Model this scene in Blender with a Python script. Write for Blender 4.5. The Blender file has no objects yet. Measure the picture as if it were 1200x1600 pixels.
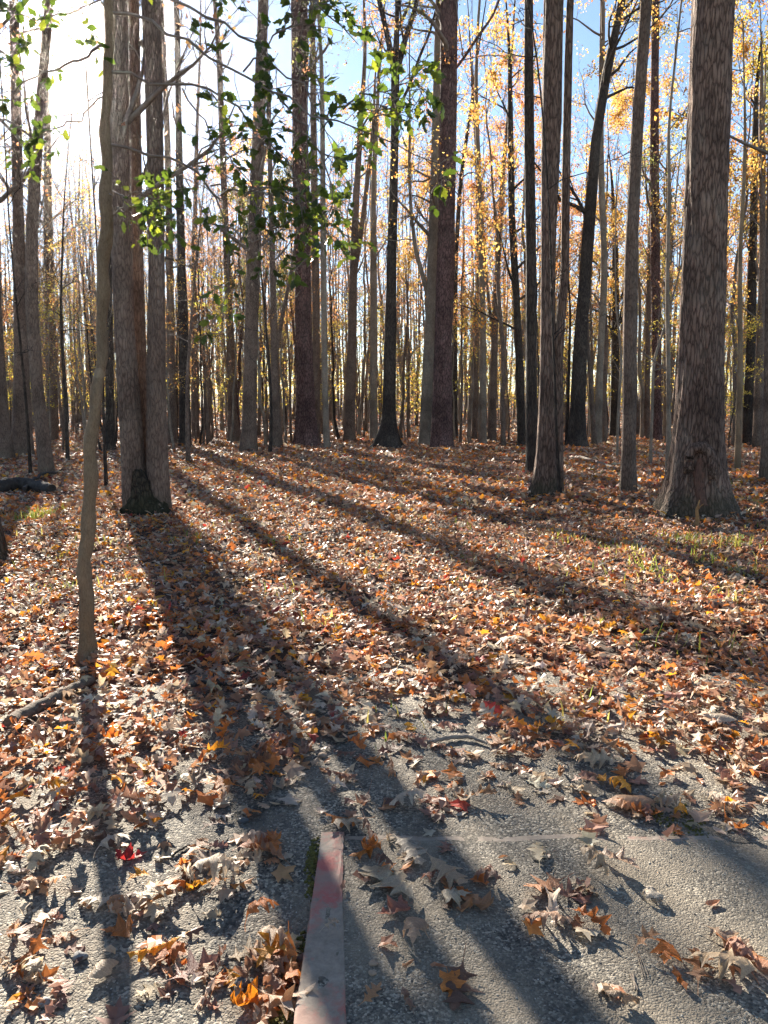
import bpy, math
import numpy as np
from mathutils import Vector, Matrix, Euler

# ------------------------------------------------------------------ camera, sky, sun, exposure
SC = bpy.context.scene
COL = SC.collection
CAM_H = 1.5
PITCH = math.radians(7.6)
FPX = 1202.0                                   # focal length in pixels of the 1200x1600 photograph
cam_d = bpy.data.cameras.new('camera')
cam_d.sensor_fit = 'VERTICAL'
cam_d.sensor_height = 24.0
cam_d.lens = 24.0 * FPX / 1600.0
cam_d.clip_start = 0.05
cam_d.clip_end = 2000.0
cam = bpy.data.objects.new('camera', cam_d)
COL.objects.link(cam)
cam.location = (0, 0, CAM_H)
cam.rotation_euler = (math.pi / 2 - PITCH, 0, 0)
SC.camera = cam

SUN_EL = math.radians(23.2)
SUN_AZ = math.radians(-21.0)                   # to the left of the view direction (+Y)
w = bpy.data.worlds.new('World')
SC.world = w
w.use_nodes = True
nt = w.node_tree
nt.nodes.clear()
sky = nt.nodes.new('ShaderNodeTexSky')
sky.sky_type = 'NISHITA'
sky.sun_disc = False
sky.sun_elevation = SUN_EL
sky.sun_rotation = SUN_AZ
sky.air_density = 0.85
sky.dust_density = 0.07
sky.ozone_density = 1.0
bg = nt.nodes.new('ShaderNodeBackground')
bg.inputs['Strength'].default_value = 0.056
wo = nt.nodes.new('ShaderNodeOutputWorld')
nt.links.new(sky.outputs[0], bg.inputs[0])
nt.links.new(bg.outputs[0], wo.inputs[0])

sun_l = bpy.data.lights.new('sun', 'SUN')
sun_l.energy = 5.0
sun_l.angle = math.radians(0.55)
sun_l.color = (1.0, 0.91, 0.77)
sun = bpy.data.objects.new('sun', sun_l)
COL.objects.link(sun)
sd = Vector((math.sin(SUN_AZ) * math.cos(SUN_EL), math.cos(SUN_AZ) * math.cos(SUN_EL), math.sin(SUN_EL)))
sun.rotation_euler = sd.to_track_quat('Z', 'Y').to_euler()

SC.view_settings.view_transform = 'Standard'
SC.view_settings.look = 'None'
SC.view_settings.exposure = 2.1
SC.view_settings.gamma = 1.0
SC.view_settings.use_curve_mapping = False
SC.render.engine = 'CYCLES'
SC.cycles.use_denoising = True
SC.cycles.use_adaptive_sampling = True
SC.cycles.adaptive_threshold = 0.03
SC.cycles.max_bounces = 5
SC.cycles.diffuse_bounces = 3
SC.cycles.glossy_bounces = 2
SC.cycles.transmission_bounces = 4
SC.cycles.transparent_max_bounces = 4
SC.cycles.caustics_reflective = False
SC.cycles.caustics_refractive = False

RNG = np.random.default_rng(11)
CP, SP = math.cos(PITCH), math.sin(PITCH)


def ray(px, py):
    u = (800.0 - py) / FPX
    return np.array([(px - 600.0) / FPX, CP + SP * u, -SP + CP * u])


def gp(px, py, z=0.0):
    """ground point seen at a pixel of the photograph"""
    d = ray(px, py)
    t = (z - CAM_H) / d[2]
    return np.array([0, 0, CAM_H]) + d * t


def at(px, py, Y):
    """point at forward distance Y seen at a pixel of the photograph"""
    d = ray(px, py)
    return np.array([0, 0, CAM_H]) + d * (Y / d[1])


def project(P):
    P = np.asarray(P, float).reshape(-1, 3)
    v = P - np.array([0, 0, CAM_H])
    f = v[:, 1] * CP - v[:, 2] * SP
    u = v[:, 1] * SP + v[:, 2] * CP
    f = np.where(f < 0.05, 0.05, f)
    return np.stack([600 + FPX * v[:, 0] / f, 800 - FPX * u / f, f], 1)


def smooth(a, b, x):
    t = np.clip((x - a) / (b - a), 0, 1)
    return t * t * (3 - 2 * t)


_nr = np.random.default_rng(3)
_waves = [(_nr.normal(0, 1, 2), _nr.uniform(0, 6.28)) for _ in range(14)]


def wnoise(x, y, wl):
    """cheap smooth noise of wavelength wl, about -1..1"""
    s = 0
    for (k, ph) in _waves:
        s = s + np.sin((k[0] * x + k[1] * y) * 5.0 / wl + ph)
    return s / 3.7


def ground_z(x, y):
    d = np.sqrt(x * x + y * y)
    near = smooth(3.3, 6.0, d)
    z = near * (0.035 * wnoise(x, y, 3.0) + 0.018 * wnoise(x + 31, y - 7, 0.9))
    z = z + 0.9 * smooth(42, 90, d) + 3.5 * smooth(80, 150, d)
    return z


PAD_X0, PAD_Y1 = -0.217, 2.51


def path_z(x, y):
    """surface of the gravel round the pad: lower on the pad's side, level with it beyond its far edge"""
    return 0.004 + 0.027 * smooth(2.0, 2.5, y) + 0.005 * wnoise(x, y, 0.7) * (1 - 0.7 * smooth(2.2, 2.5, y))


# ------------------------------------------------------------------ mesh helpers
class MB:
    def __init__(self):
        self.v, self.f, self.c, self.m, self.n = [], [], [], [], 0
        self.uv = []

    def add(self, V, F, col=None, mat=0):
        V = np.asarray(V, float).reshape(-1, 3)
        F = np.asarray(F, int)
        if len(V) == 0 or len(F) == 0:
            return
        self.v.append(V)
        self.f.append(F + self.n)
        self.m.append(np.full(len(F), mat, int))
        if col is None:
            col = np.full((len(V), 3), 0.5)
        self.c.append(np.broadcast_to(np.asarray(col, float), (len(V), 3)))
        self.n += len(V)

    def mesh(self, name, mats, smooth_sh=True, color=False, origin=(0, 0, 0)):
        me = bpy.data.meshes.new(name)
        V = np.concatenate(self.v) - np.asarray(origin, float)
        tot = np.concatenate([np.full(len(f), f.shape[1], np.int32) for f in self.f])
        loops = np.concatenate([f.ravel() for f in self.f]).astype(np.int32)
        start = np.concatenate([[0], np.cumsum(tot)[:-1]]).astype(np.int32)
        me.vertices.add(len(V))
        me.vertices.foreach_set('co', V.astype(np.float32).ravel())
        me.loops.add(len(loops))
        me.loops.foreach_set('vertex_index', loops)
        me.polygons.add(len(tot))
        me.polygons.foreach_set('loop_start', start)
        me.polygons.foreach_set('loop_total', tot)
        me.polygons.foreach_set('material_index', np.concatenate(self.m).astype(np.int32))
        me.polygons.foreach_set('use_smooth', np.full(len(tot), smooth_sh, bool))
        if color:
            C = np.concatenate(self.c)
            a = me.color_attributes.new('Col', 'FLOAT_COLOR', 'POINT')
            a.data.foreach_set('color', np.concatenate([C, np.ones((len(C), 1))], 1).astype(np.float32).ravel())
        me.update(calc_edges=True)
        for m in (mats if isinstance(mats, (list, tuple)) else [mats]):
            me.materials.append(m)
        return me


def obj(name, me, parent=None, loc=None):
    o = bpy.data.objects.new(name, me)
    COL.objects.link(o)
    if parent is not None:
        o.parent = parent
    if loc is not None:
        o.location = loc
    return o


def tag(o, label=None, cat=None, group=None, kind=None):
    if label:
        o['label'] = label
    if cat:
        o['category'] = cat
    if group:
        o['group'] = group
    if kind:
        o['kind'] = kind
    return o


def empty(name, loc=(0, 0, 0)):
    o = bpy.data.objects.new(name, None)
    COL.objects.link(o)
    o.location = loc
    o.empty_display_size = 0.2
    return o


def nrm(a):
    return a / np.maximum(np.linalg.norm(a, axis=-1, keepdims=True), 1e-9)


def tubes(P, R, n):
    """B paths of K points swept to tubes of n sides: verts, quads"""
    P = np.asarray(P, float)
    R = np.asarray(R, float)
    B, K, _ = P.shape
    T = nrm(np.gradient(P, axis=1))
    mt = nrm(T.mean(1))
    ref = np.where((np.abs(mt[:, 2]) > 0.8)[:, None], np.array([1.0, 0.13, 0]), np.array([0.05, 0, 1.0]))
    U = nrm(np.cross(T, ref[:, None, :]))
    W = np.cross(T, U)
    a = np.arange(n) * 2 * np.pi / n
    V = P[:, :, None, :] + R[:, :, None, None] * (np.cos(a)[None, None, :, None] * U[:, :, None, :] + np.sin(a)[None, None, :, None] * W[:, :, None, :])
    b, k, j = np.meshgrid(np.arange(B), np.arange(K - 1), np.arange(n), indexing='ij')
    j2 = (j + 1) % n
    base = (b * K + k) * n
    F = np.stack([base + j, base + j2, base + n + j2, base + n + j], -1).reshape(-1, 4)
    return V.reshape(-1, 3), F


def resample(P, R, K):
    P, R = np.asarray(P, float), np.asarray(R, float)
    s = np.concatenate([[0], np.cumsum(np.linalg.norm(np.diff(P, axis=0), axis=1))])
    # smooth (Catmull-like) resampling through a cubic in each coordinate, done as repeated averaging
    q = np.linspace(0, s[-1], K)
    Q = np.stack([np.interp(q, s, P[:, i]) for i in range(3)], 1)
    r = np.interp(q, s, R)
    for _ in range(max(1, K // (3 * len(P)))):
        Q[1:-1] = 0.25 * Q[:-2] + 0.5 * Q[1:-1] + 0.25 * Q[2:]
        r[1:-1] = 0.25 * r[:-2] + 0.5 * r[1:-1] + 0.25 * r[2:]
    return Q, r


# ------------------------------------------------------------------ materials
def mat_new(name):
    m = bpy.data.materials.new(name)
    m.use_nodes = True
    t = m.node_tree
    t.nodes.clear()
    return m, t


def N(t, typ, **kw):
    n = t.nodes.new(typ)
    for k, v in kw.items():
        if k in n.inputs:
            n.inputs[k].default_value = v
        else:
            setattr(n, k, v)
    return n


def ramp(t, stops):
    r = t.nodes.new('ShaderNodeValToRGB')
    e = r.color_ramp.elements
    while len(e) > 1:
        e.remove(e[-1])
    e[0].position, e[0].color = stops[0][0], (*stops[0][1], 1)
    for p, c in stops[1:]:
        x = e.new(p)
        x.color = (*c, 1)
    return r


def mixc(t, fac, a, b, mode='MIX'):
    m = t.nodes.new('ShaderNodeMix')
    m.data_type = 'RGBA'
    m.blend_type = mode
    for sock, val in ((m.inputs[0], fac), (m.inputs[6], a), (m.inputs[7], b)):
        if isinstance(val, bpy.types.NodeSocket):
            t.links.new(val, sock)
        elif isinstance(val, (int, float)):
            sock.default_value = val
        else:
            sock.default_value = (*val, 1)
    return m.outputs[2]


def bark_mat(name, dark, mid, light, sx=9.0, sz=1.6, bump=0.7, lichen=0.25, moss=0.0, smoothb=False):
    m, t = mat_new(name)
    L = t.links.new
    tc = N(t, 'ShaderNodeTexCoord')
    mp = N(t, 'ShaderNodeMapping')
    mp.inputs['Scale'].default_value = (sx, sx, sz)
    L(tc.outputs['Object'], mp.inputs[0])
    n1 = N(t, 'ShaderNodeTexNoise', Scale=1.3, Detail=4.0, Roughness=0.6)
    L(mp.outputs[0], n1.inputs['Vector'])
    add = N(t, 'ShaderNodeVectorMath', operation='MULTIPLY_ADD')
    add.inputs[1].default_value = (0.9, 0.9, 0.9)
    L(n1.outputs['Color'], add.inputs[0])
    L(mp.outputs[0], add.inputs[2])
    vo = N(t, 'ShaderNodeTexVoronoi', feature='DISTANCE_TO_EDGE', Scale=1.6)
    L(add.outputs[0], vo.inputs['Vector'])
    n2 = N(t, 'ShaderNodeTexNoise', Scale=4.5, Detail=6.0, Roughness=0.7)
    L(mp.outputs[0], n2.inputs['Vector'])
    rr = ramp(t, [(0.0, (0, 0, 0)), (0.16 if not smoothb else 0.05, (0.7, 0.7, 0.7)), (0.5, (1, 1, 1))])
    L(vo.outputs['Distance'], rr.inputs[0])
    hm = N(t, 'ShaderNodeMath', operation='MULTIPLY_ADD')
    L(n2.outputs['Fac'], hm.inputs[0])
    hm.inputs[1].default_value = 0.8
    L(rr.outputs[0], hm.inputs[2])
    hs = N(t, 'ShaderNodeMath', operation='MULTIPLY')
    L(hm.outputs[0], hs.inputs[0])
    hs.inputs[1].default_value = 0.55
    cr = ramp(t, [(0.12, dark), (0.5, mid), (0.95, light)])
    L(hs.outputs[0], cr.inputs[0])
    # lichen and weather patches
    n3 = N(t, 'ShaderNodeTexNoise', Scale=1.7, Detail=5.0, Roughness=0.65)
    mp3 = N(t, 'ShaderNodeMapping')
    mp3.inputs['Scale'].default_value = (1.4, 1.4, 0.9)
    L(tc.outputs['Object'], mp3.inputs[0])
    L(mp3.outputs[0], n3.inputs['Vector'])
    r3 = ramp(t, [(0.5, (0, 0, 0)), (0.68, (lichen,) * 3)])
    L(n3.outputs['Fac'], r3.inputs[0])
    c = mixc(t, r3.outputs[0], cr.outputs[0], (0.30, 0.29, 0.24))
    n5 = N(t, 'ShaderNodeTexNoise', Scale=0.9, Detail=6.0, Roughness=0.7)
    L(mp3.outputs[0], n5.inputs['Vector'])
    r5 = ramp(t, [(0.38, (0.55, 0.53, 0.52)), (0.62, (1.2, 1.18, 1.15))])
    L(n5.outputs['Fac'], r5.inputs[0])
    c = mixc(t, 1.0, c, r5.outputs[0], 'MULTIPLY')
    if moss > 0:
        sp = N(t, 'ShaderNodeSeparateXYZ')
        L(tc.outputs['Object'], sp.inputs[0])
        ma = N(t, 'ShaderNodeMath', operation='MULTIPLY_ADD')
        L(n3.outputs['Fac'], ma.inputs[0])
        ma.inputs[1].default_value = -1.1
        L(sp.outputs['Z'], ma.inputs[2])
        rm = ramp(t, [(0.0, (moss,) * 3), (0.25, (0, 0, 0))])
        ma2 = N(t, 'ShaderNodeMath', operation='ADD')
        L(ma.outputs[0], ma2.inputs[0])
        ma2.inputs[1].default_value = 0.3
        L(ma2.outputs[0], rm.inputs[0])
        c = mixc(t, rm.outputs[0], c, (0.03, 0.03, 0.012))
    p = N(t, 'ShaderNodeBsdfPrincipled', Roughness=0.88)
    p.inputs['Specular IOR Level'].default_value = 0.25
    L(c, p.inputs['Base Color'])
    b = N(t, 'ShaderNodeBump', Strength=bump, Distance=0.035)
    L(hs.outputs[0], b.inputs['Height'])
    L(b.outputs[0], p.inputs['Normal'])
    o = N(t, 'ShaderNodeOutputMaterial')
    L(p.outputs[0], o.inputs[0])
    return m


def leaf_mat(name, src='attr', trans=0.35, rough=0.5, spec=0.4, tcol=1.25, detail=False, tint=None):
    """thin leaf: gloss and diffuse on the face, light passing through from behind"""
    m, t = mat_new(name)
    L = t.links.new
    if src == 'attr':
        a = N(t, 'ShaderNodeAttribute', attribute_name='Col')
        base = a.outputs['Color']
    else:
        a = N(t, 'ShaderNodeObjectInfo')
        base = a.outputs['Color']
    tc = N(t, 'ShaderNodeTexCoord')
    n = N(t, 'ShaderNodeTexNoise', Scale=45.0 if detail else 14.0, Detail=4.0, Roughness=0.65)
    L(tc.outputs['Object'], n.inputs['Vector'])
    r = ramp(t, [(0.3, (0.55, 0.5, 0.46)), (0.7, (1.15, 1.12, 1.08))])
    L(n.outputs['Fac'], r.inputs[0])
    c = mixc(t, 0.8, base, r.outputs[0], 'MULTIPLY')
    p = N(t, 'ShaderNodeBsdfPrincipled', Roughness=rough)
    p.inputs['Specular IOR Level'].default_value = spec
    if detail:
        uv = N(t, 'ShaderNodeUVMap')
        wv = N(t, 'ShaderNodeTexWave', Scale=1.0, Distortion=1.2)
        wv.bands_direction = 'X'
        mp = N(t, 'ShaderNodeMapping')
        mp.inputs['Scale'].default_value = (2.6, 1, 1)
        L(uv.outputs[0], mp.inputs[0])
        L(mp.outputs[0], wv.inputs['Vector'])
        rv = ramp(t, [(0.78, (0, 0, 0)), (0.97, (0.5, 0.5, 0.5))])
        L(wv.outputs['Fac'], rv.inputs[0])
        c = mixc(t, rv.outputs[0], c, mixc(t, 1.0, c, (1.35, 1.3, 1.2), 'MULTIPLY'))
        b = N(t, 'ShaderNodeBump', Strength=0.5, Distance=0.004)
        ad = N(t, 'ShaderNodeMath', operation='ADD')
        L(rv.outputs[0], ad.inputs[0])
        L(n.outputs['Fac'], ad.inputs[1])
        L(ad.outputs[0], b.inputs['Height'])
        L(b.outputs[0], p.inputs['Normal'])
    L(c, p.inputs['Base Color'])
    tr = N(t, 'ShaderNodeBsdfTranslucent')
    ct = mixc(t, 1.0, c, tint if tint else (tcol, tcol, tcol), 'MULTIPLY')
    L(ct, tr.inputs['Color'])
    mx = N(t, 'ShaderNodeMixShader')
    mx.inputs[0].default_value = trans
    L(p.outputs[0], mx.inputs[1])
    L(tr.outputs[0], mx.inputs[2])
    o = N(t, 'ShaderNodeOutputMaterial')
    L(mx.outputs[0], o.inputs[0])
    return m


def grit_mat(name, stones, sand, sand_amt, scale=150.0, bump=0.9):
    m, t = mat_new(name)
    L = t.links.new
    tc = N(t, 'ShaderNodeTexCoord')
    v = N(t, 'ShaderNodeTexVoronoi', Scale=scale, Randomness=1.0)
    L(tc.outputs['Object'], v.inputs['Vector'])
    sep = N(t, 'ShaderNodeSeparateColor')
    L(v.outputs['Color'], sep.inputs[0])
    cr = ramp(t, stones)
    L(sep.outputs[0], cr.inputs[0])
    n = N(t, 'ShaderNodeTexNoise', Scale=3.2, Detail=7.0, Roughness=0.68)
    L(tc.outputs['Object'], n.inputs['Vector'])
    rs = ramp(t, [(0.62 - sand_amt * 0.35, (0, 0, 0)), (0.78 - sand_amt * 0.3, (0.85, 0.85, 0.85))])
    L(n.outputs['Fac'], rs.inputs[0])
    nf = N(t, 'ShaderNodeTexNoise', Scale=260.0, Detail=3.0)
    L(tc.outputs['Object'], nf.inputs['Vector'])
    rf = ramp(t, [(0.3, tuple(x * 0.6 for x in sand)), (0.7, tuple(x * 1.25 for x in sand))])
    L(nf.outputs['Fac'], rf.inputs[0])
    c = mixc(t, rs.outputs[0], cr.outputs[0], rf.outputs[0])
    n2 = N(t, 'ShaderNodeTexNoise', Scale=1.7, Detail=7.0, Roughness=0.68)
    L(tc.outputs['Object'], n2.inputs['Vector'])
    r2 = ramp(t, [(0.36, (0.55, 0.55, 0.56)), (0.5, (0.95, 0.94, 0.92)), (0.66, (1.2, 1.17, 1.12))])
    L(n2.outputs['Fac'], r2.inputs[0])
    c = mixc(t, 1.0, c, r2.outputs[0], 'MULTIPLY')
    vc = N(t, 'ShaderNodeTexVoronoi', feature='DISTANCE_TO_EDGE', Scale=0.9)
    nd = N(t, 'ShaderNodeVectorMath', operation='MULTIPLY_ADD')
    nd.inputs[1].default_value = (0.5, 0.5, 0.5)
    L(n.outputs['Color'], nd.inputs[0])
    L(tc.outputs['Object'], nd.inputs[2])
    L(nd.outputs[0], vc.inputs['Vector'])
    rc = ramp(t, [(0.0, (0.4, 0.38, 0.36)), (0.008, (1, 1, 1))])
    L(vc.outputs['Distance'], rc.inputs[0])
    c = mixc(t, 0.8, c, rc.outputs[0], 'MULTIPLY')
    p = N(t, 'ShaderNodeBsdfPrincipled', Roughness=0.8)
    p.inputs['Specular IOR Level'].default_value = 0.35
    L(c, p.inputs['Base Color'])
    inv = N(t, 'ShaderNodeMath', operation='MULTIPLY_ADD')
    L(v.outputs['Distance'], inv.inputs[0])
    inv.inputs[1].default_value = -1.0
    L(nf.outputs['Fac'], inv.inputs[2])
    b = N(t, 'ShaderNodeBump', Strength=bump, Distance=0.006)
    L(inv.outputs[0], b.inputs['Height'])
    L(b.outputs[0], p.inputs['Normal'])
    o = N(t, 'ShaderNodeOutputMaterial')
    L(p.outputs[0], o.inputs[0])
    return m


def simple_mat(name, c1, c2, scale=20.0, rough=0.85, bump=0.4, dist=0.01, stretch=(1, 1, 1)):
    m, t = mat_new(name)
    L = t.links.new
    tc = N(t, 'ShaderNodeTexCoord')
    mp = N(t, 'ShaderNodeMapping')
    mp.inputs['Scale'].default_value = stretch
    L(tc.outputs['Object'], mp.inputs[0])
    n = N(t, 'ShaderNodeTexNoise', Scale=scale, Detail=6.0, Roughness=0.65)
    L(mp.outputs[0], n.inputs['Vector'])
    r = ramp(t, [(0.3, c1), (0.7, c2)])
    L(n.outputs['Fac'], r.inputs[0])
    p = N(t, 'ShaderNodeBsdfPrincipled', Roughness=rough)
    p.inputs['Specular IOR Level'].default_value = 0.3
    L(r.outputs[0], p.inputs['Base Color'])
    b = N(t, 'ShaderNodeBump', Strength=bump, Distance=dist)
    L(n.outputs['Fac'], b.inputs['Height'])
    L(b.outputs[0], p.inputs['Normal'])
    o = N(t, 'ShaderNodeOutputMaterial')
    L(p.outputs[0], o.inputs[0])
    return m


def paint_mat(name, lo=0.44, hi=0.6):
    """weathered concrete with the last of a red paint"""
    m, t = mat_new(name)
    L = t.links.new
    tc = N(t, 'ShaderNodeTexCoord')
    n = N(t, 'ShaderNodeTexNoise', Scale=38.0, Detail=6.0, Roughness=0.7)
    L(tc.outputs['Object'], n.inputs['Vector'])
    r = ramp(t, [(0.3, (0.17, 0.132, 0.1)), (0.7, (0.31, 0.25, 0.195))])
    L(n.outputs['Fac'], r.inputs[0])
    n2 = N(t, 'ShaderNodeTexNoise', Scale=4.2, Detail=7.0, Roughness=0.72)
    L(tc.outputs['Object'], n2.inputs['Vector'])
    r2 = ramp(t, [(lo, (0, 0, 0)), (hi, (0.75, 0.75, 0.75))])
    L(n2.outputs['Fac'], r2.inputs[0])
    n3 = N(t, 'ShaderNodeTexNoise', Scale=11.0, Detail=5.0, Roughness=0.6)
    L(tc.outputs['Object'], n3.inputs['Vector'])
    r3 = ramp(t, [(0.38, (0.42, 0.07, 0.06)), (0.56, (0.30, 0.16, 0.12))])
    L(n3.outputs['Fac'], r3.inputs[0])
    c = mixc(t, r2.outputs[0], r.outputs[0], r3.outputs[0])
    p = N(t, 'ShaderNodeBsdfPrincipled', Roughness=0.75)
    L(c, p.inputs['Base Color'])
    b = N(t, 'ShaderNodeBump', Strength=0.6, Distance=0.004)
    L(n.outputs['Fac'], b.inputs['Height'])
    L(b.outputs[0], p.inputs['Normal'])
    o = N(t, 'ShaderNodeOutputMaterial')
    L(p.outputs[0], o.inputs[0])
    return m


B_OAK = bark_mat('oak_bark', (0.034, 0.021, 0.016), (0.195, 0.124, 0.095), (0.34, 0.235, 0.18), 15, 2.6, 1.0, 0.22, 0.6)
B_PINE = bark_mat('pine_bark', (0.014, 0.009, 0.009), (0.14, 0.075, 0.068), (0.25, 0.15, 0.132), 9, 3.2, 1.0, 0.08)
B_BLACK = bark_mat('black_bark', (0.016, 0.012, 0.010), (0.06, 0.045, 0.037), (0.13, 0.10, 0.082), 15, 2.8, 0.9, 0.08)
B_GREY = bark_mat('grey_bark', (0.08, 0.055, 0.043), (0.2, 0.14, 0.108), (0.3, 0.222, 0.173), 19, 4.5, 0.7, 0.15, 0.3)
B_PALE = bark_mat('pale_bark', (0.13, 0.105, 0.085), (0.24, 0.19, 0.145), (0.34, 0.28, 0.22), 9, 5.0, 0.4, 0.4, 0.0, True)
B_TAN = bark_mat('tan_bark', (0.12, 0.08, 0.048), (0.25, 0.172, 0.105), (0.35, 0.26, 0.17), 62, 15.0, 0.45, 0.3, 0.3, True)
B_TWIG = simple_mat('twig_bark', (0.10, 0.076, 0.06), (0.25, 0.2, 0.165), 8.0)
M_CANOPY = leaf_mat('autumn_leaf', 'attr', 0.6, 0.55, 0.35, 1.75)
M_LITTER = leaf_mat('litter_leaf', 'attr', 0.34, 0.5, 0.4, 1.4)
M_FALLEN = leaf_mat('fallen_leaf', 'object', 0.34, 0.5, 0.4, 1.4, True)
M_HOLLY = leaf_mat('holly_leaf', 'attr', 0.5, 0.4, 0.4, 1.0, False, (2.3, 2.15, 0.85))
M_HOLLYO = leaf_mat('holly_leaf_single', 'object', 0.5, 0.4, 0.4, 1.0, False, (2.3, 2.15, 0.85))
M_GRASS = leaf_mat('grass_blade', 'attr', 0.5, 0.5, 0.3, 1.3)
M_SOIL = simple_mat('forest_soil', (0.028, 0.018, 0.013), (0.10, 0.062, 0.043), 9.0, 0.95, 0.8, 0.03)
STONES = [(0.0, (0.038, 0.034, 0.03)), (0.35, (0.108, 0.097, 0.08)), (0.7, (0.182, 0.16, 0.128)), (0.95, (0.4, 0.355, 0.285))]
M_GRAVEL = grit_mat('gravel_surface', STONES, (0.2, 0.165, 0.125), 0.48, 125.0, 0.8)
M_PAD = grit_mat('pad_surface', STONES, (0.22, 0.185, 0.14), 0.6, 160.0, 0.6)
M_PAINT = paint_mat('worn_red_paint', 0.47, 0.53)
M_PAINT2 = paint_mat('nearly_bare_paint', 0.54, 0.66)
M_MOSS = simple_mat('moss', (0.045, 0.04, 0.01), (0.15, 0.13, 0.03), 60.0, 0.95)
M_WOOD = simple_mat('weathered_wood', (0.12, 0.095, 0.075), (0.34, 0.28, 0.22), 12.0, 0.85, 0.6, 0.01, (1, 6, 6))
M_ROT = simple_mat('rotten_wood', (0.012, 0.01, 0.009), (0.07, 0.058, 0.05), 14.0, 0.9, 0.9, 0.03)
B_FOOT = bark_mat('mossy_hollow_dark', (0.014, 0.012, 0.009), (0.055, 0.045, 0.031), (0.12, 0.092, 0.066), 13, 5.0, 1.0, 0.0, 0.6)  # dark moss tones, with the darkness of the hollow put into the colour
M_ROT2 = simple_mat('dry_branch_wood', (0.06, 0.045, 0.035), (0.2, 0.155, 0.115), 12.0, 0.9, 0.8, 0.01, (1, 5, 5))
M_SCAR = simple_mat('scar_wood', (0.06, 0.033, 0.024), (0.19, 0.10, 0.07), 16.0, 0.85, 0.9, 0.02, (3, 3, 0.6))
M_GRAIN = leaf_mat('gravel_grain', 'attr', 0.0, 0.7, 0.4)
M_BLAZE = simple_mat('pale_bark_patch', (0.2, 0.145, 0.09), (0.31, 0.24, 0.165), 30.0)

# ------------------------------------------------------------------ ground, path, pad


def axis(fine0, fine1, step, lo, hi, g=1.16):
    a = list(np.arange(fine0, fine1 + 1e-6, step))
    s = step
    x = a[-1]
    while x < hi:
        s *= g
        x += s
        a.append(x)
    s = step
    x = a[0]
    while x > lo:
        s *= g
        x -= s
        a.insert(0, x)
    return np.array(a)


def sheet(xs, ys, zf, keep=None):
    X, Y = np.meshgrid(xs, ys, indexing='ij')
    V = np.stack([X, Y, zf(X, Y)], -1).reshape(-1, 3)
    i, j = np.meshgrid(np.arange(len(xs) - 1), np.arange(len(ys) - 1), indexing='ij')
    n = len(ys)
    F = np.stack([i * n + j, (i + 1) * n + j, (i + 1) * n + j + 1, i * n + j + 1], -1).reshape(-1, 4)
    if keep is not None:
        cx = V[F].mean(1)
        F = F[keep(cx[:, 0], cx[:, 1])]
    return V, F


def soil_z(x, y):
    inpath = 1 - smooth(0.0, 0.35, np.maximum(np.abs(x - 0.2) - 3.2, y - 4.0))
    return ground_z(x, y) - 0.06 * inpath * (1 - smooth(4.1, 4.4, y))


mb = MB()
mb.add(*sheet(axis(-9, 9, 0.12, -240, 240), axis(-2, 16, 0.12, -40, 240), soil_z))
tag(obj('ground', mb.mesh('ground', M_SOIL)), 'brown forest floor under the fallen leaves', kind='structure')

mb = MB()
mb.add(*sheet(np.arange(-3.6, 4.0, 0.04), np.arange(-1.5, 4.6, 0.04), path_z,
              lambda x, y: (y < 4.05 + 0.25 * wnoise(x, y, 1.5)) & (np.abs(x - 0.2) < 3.4 + 0.15 * wnoise(x, y, 1.1))
              & ~((x > PAD_X0 + 0.03) & (x < 2.3) & (y < PAD_Y1 - 0.03))))
tag(obj('gravel_path', mb.mesh('gravel_path', M_GRAVEL)), 'coarse grey gravel path round the pad', kind='structure')

# pad: gritty slab with a border strip along its side and its far edge
mb = MB()


def pad_z(x, y):
    return 0.034 + 0.004 * wnoise(x, y, 0.6) + 0.002 * wnoise(x + 9, y, 0.2)


mb.add(*sheet(np.arange(-0.17, 2.36, 0.03), np.arange(-1.4, 2.475, 0.03), pad_z))
pad = tag(obj('concrete_pad', mb.mesh('concrete_pad', M_PAD)), 'gritty grey concrete pad with worn red painted border', kind='structure')


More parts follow.
